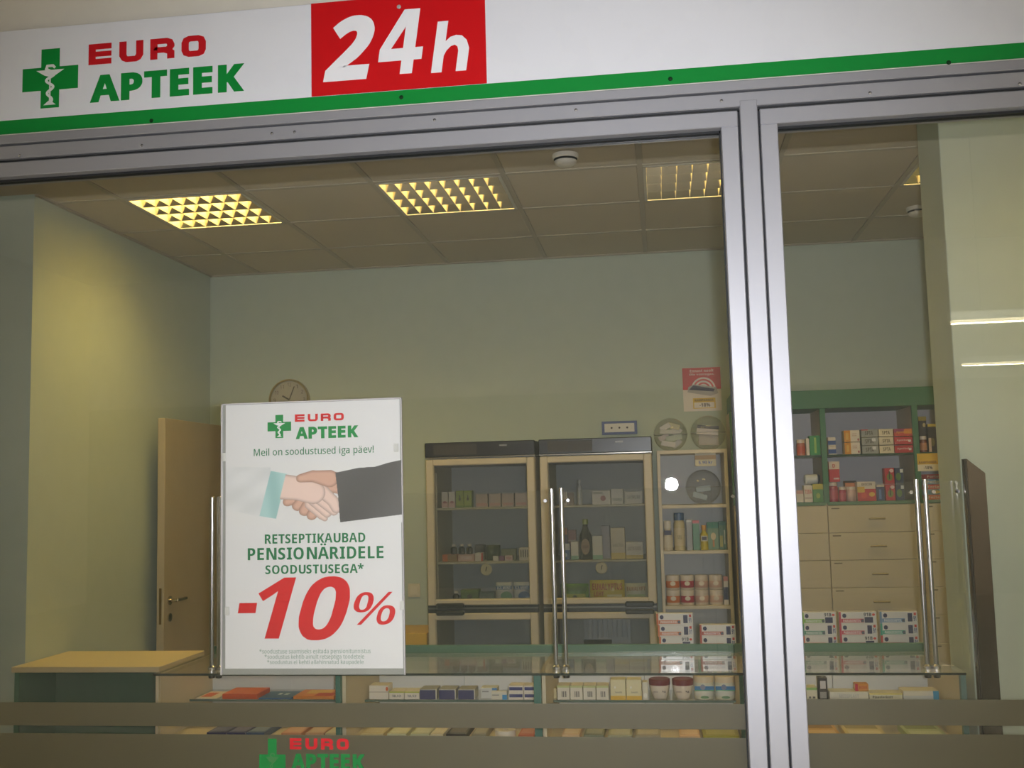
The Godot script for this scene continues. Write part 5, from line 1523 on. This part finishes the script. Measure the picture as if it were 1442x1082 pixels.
	carton("white box with dotted print next to the dark framed pack", g, [1136, 960, 1151, 978], z, 0.06, y, rgb(208, 204, 176), [["band", 0.2, 0.15, 0.4, 0.3, rgb(80, 80, 76)], ["band", 0.55, 0.15, 0.8, 0.3, rgb(80, 80, 76)], ["band", 0.0, 0.8, 1.0, 1.0, rgb(130, 170, 90)]])
	carton("dark framed pack with white window under the counter glass", g, [1153, 947, 1166, 978], z - 0.01, 0.04, y, rgb(52, 46, 40), [["band", 0.2, 0.5, 0.8, 0.86, rgb(196, 190, 186)], ["band", 0.15, 0.06, 0.85, 0.36, rgb(150, 146, 136)]])
	carton("long pale box lying beside the dark framed pack", g, [1168, 965, 1223, 977], z, 0.07, y, rgb(206, 204, 186), [["text", 0.25, 0.3, 0.75, 0.7, rgb(176, 178, 170), "MEDIPLAST"]])
	carton("long yellow topped box lying on the counter's glass shelf", g, [1224, 967, 1271, 977], z, 0.07, y, rgb(208, 204, 176), [["text", 0.1, 0.3, 0.7, 0.7, rgb(110, 106, 90), "Plaasterkott"], ["band", 0.0, 0.82, 1.0, 1.0, rgb(214, 200, 110)]])
	carton("long white box with blue end under the counter glass", g, [1272, 963, 1322, 976.5], z, 0.08, y, rgb(218, 212, 190), [["band", 0.84, 0.0, 1.0, 1.0, rgb(60, 150, 190)], ["band", 0.0, 0.0, 0.84, 0.5, rgb(196, 200, 196)]])
	var hy := y + W(1200, 965, z).y - W(1200, 977, z).y
	carton("red and orange pack resting on the long pale box", g, [1204, 955, 1223, 965], z - 0.015, 0.04, hy + 0.0004, rgb(210, 140, 60), [["band", 0.0, 0.0, 0.22, 1.0, rgb(190, 40, 60)], ["text", 0.3, 0.3, 0.9, 0.7, rgb(190, 70, 40), "ROSE"]])
	# base board
	g = "goods lying on the counter's base board"
	y = 0.7005
	var low := [[291, 318, "navy", rgb(34, 38, 88)], [320, 345, "dark blue", rgb(40, 44, 96)], [347, 372, "steel blue", rgb(60, 84, 120)], [396, 424, "white and red", rgb(214, 150, 110)], [430, 456, "cream and red", rgb(212, 170, 130)], [458, 474, "plain cream", rgb(206, 192, 148)],
		[508, 540, "pale yellow", rgb(214, 196, 140)], [545, 572, "pale green topped", rgb(206, 204, 160)], [578, 604, "grey-green topped", rgb(196, 198, 160)], [606, 624, "ivory", rgb(212, 200, 160)], [628, 656, "black", rgb(54, 48, 40)], [664, 684, "olive grey", rgb(150, 146, 122)], [730, 752, "orange and white", rgb(206, 110, 70)],
		[791, 816, "peach", rgb(220, 186, 140)], [822, 850, "moss grey", rgb(134, 138, 112)], [856, 890, "sage", rgb(166, 164, 130)], [894, 930, "khaki", rgb(160, 150, 122)], [957, 986, "orange striped", rgb(220, 176, 120)], [990, 1041, "long green and yellow", rgb(168, 160, 40)],
		[1137, 1186, "orange-yellow", rgb(214, 166, 90)], [1194, 1252, "long cream", rgb(214, 196, 140)], [1282, 1338, "pale green", rgb(176, 190, 140)]]
	for q in low:
		flat(q[2] + " flat box lying on the counter's base board", g, [q[0], q[1], 1036], 0.022, y, q[3], [[0.1, 0.55, 0.9, 0.9, (q[3] as Color).lightened(0.3)], [0.1, 0.1, 0.9, 0.4, (q[3] as Color).darkened(0.2)]], -1.19, 0.21)
	var rc := W(710, 1036, -1.2)
	var o := thing("plaster_roll", "round white plaster roll lying flat on the counter's base board", "roll", V(rc.x, y, -1.235), g)
	var s := S()
	lathe(s, V(rc.x, y, -1.235), [[0.012, 0.0], [0.038, 0.0], [0.038, 0.03], [0.012, 0.03], [0.012, 0.0]], 28)
	part(s, "tape", mt(rgb(220, 210, 188), 0.5), o)
	s = S()
	lathe(s, V(rc.x, y, -1.235), [[0.0, 0.0005], [0.0118, 0.0005], [0.0118, 0.026], [0.0, 0.026]], 20)
	part(s, "core", mt(rgb(150, 140, 110), 0.5), o)
	# behind the counter
	var a := W(578, 924, -2.95)
	var b := W(604, 893, -2.95)
	o = thing("yellow_crate", "yellow carton standing beside the first fridge", "box", V(-1.38, 0, -3.2))
	part(bxm(V(-1.50, 0, -3.4), V(-1.285, 0.835, -3.05), 0.003), "carton", mt(rgb(204, 164, 40), 0.5), o)

# a pack lying flat, seen from above: [u0, u1, v of the front edge]
func flat(label: String, group: String, px: Array, h: float, base: float, col: Color, list: Array, z := -1.402, depth := 0.14) -> void:
	var x0 := W(px[0], px[2], z).x
	var x1 := W(px[1], px[2], z).x
	var o := thing("flat_pack", label, "box", V((x0 + x1) * 0.5, base, z - depth * 0.5), group)
	var body := part(bxm(V(x0, base, z - depth), V(x1, base + h, z), 0.0008), "carton", mt(col, 0.4), o)
	var k := 0
	for p in list:
		k += 1
		part(bxm(V(lerpf(x0, x1, p[0]), base + h, z - depth * (1.0 - p[1])), V(lerpf(x0, x1, p[2]), base + h + 0.0003 + 0.0001 * k, z - depth * (1.0 - p[3]))), "printed_band", mt(p[4], 0.5), body)
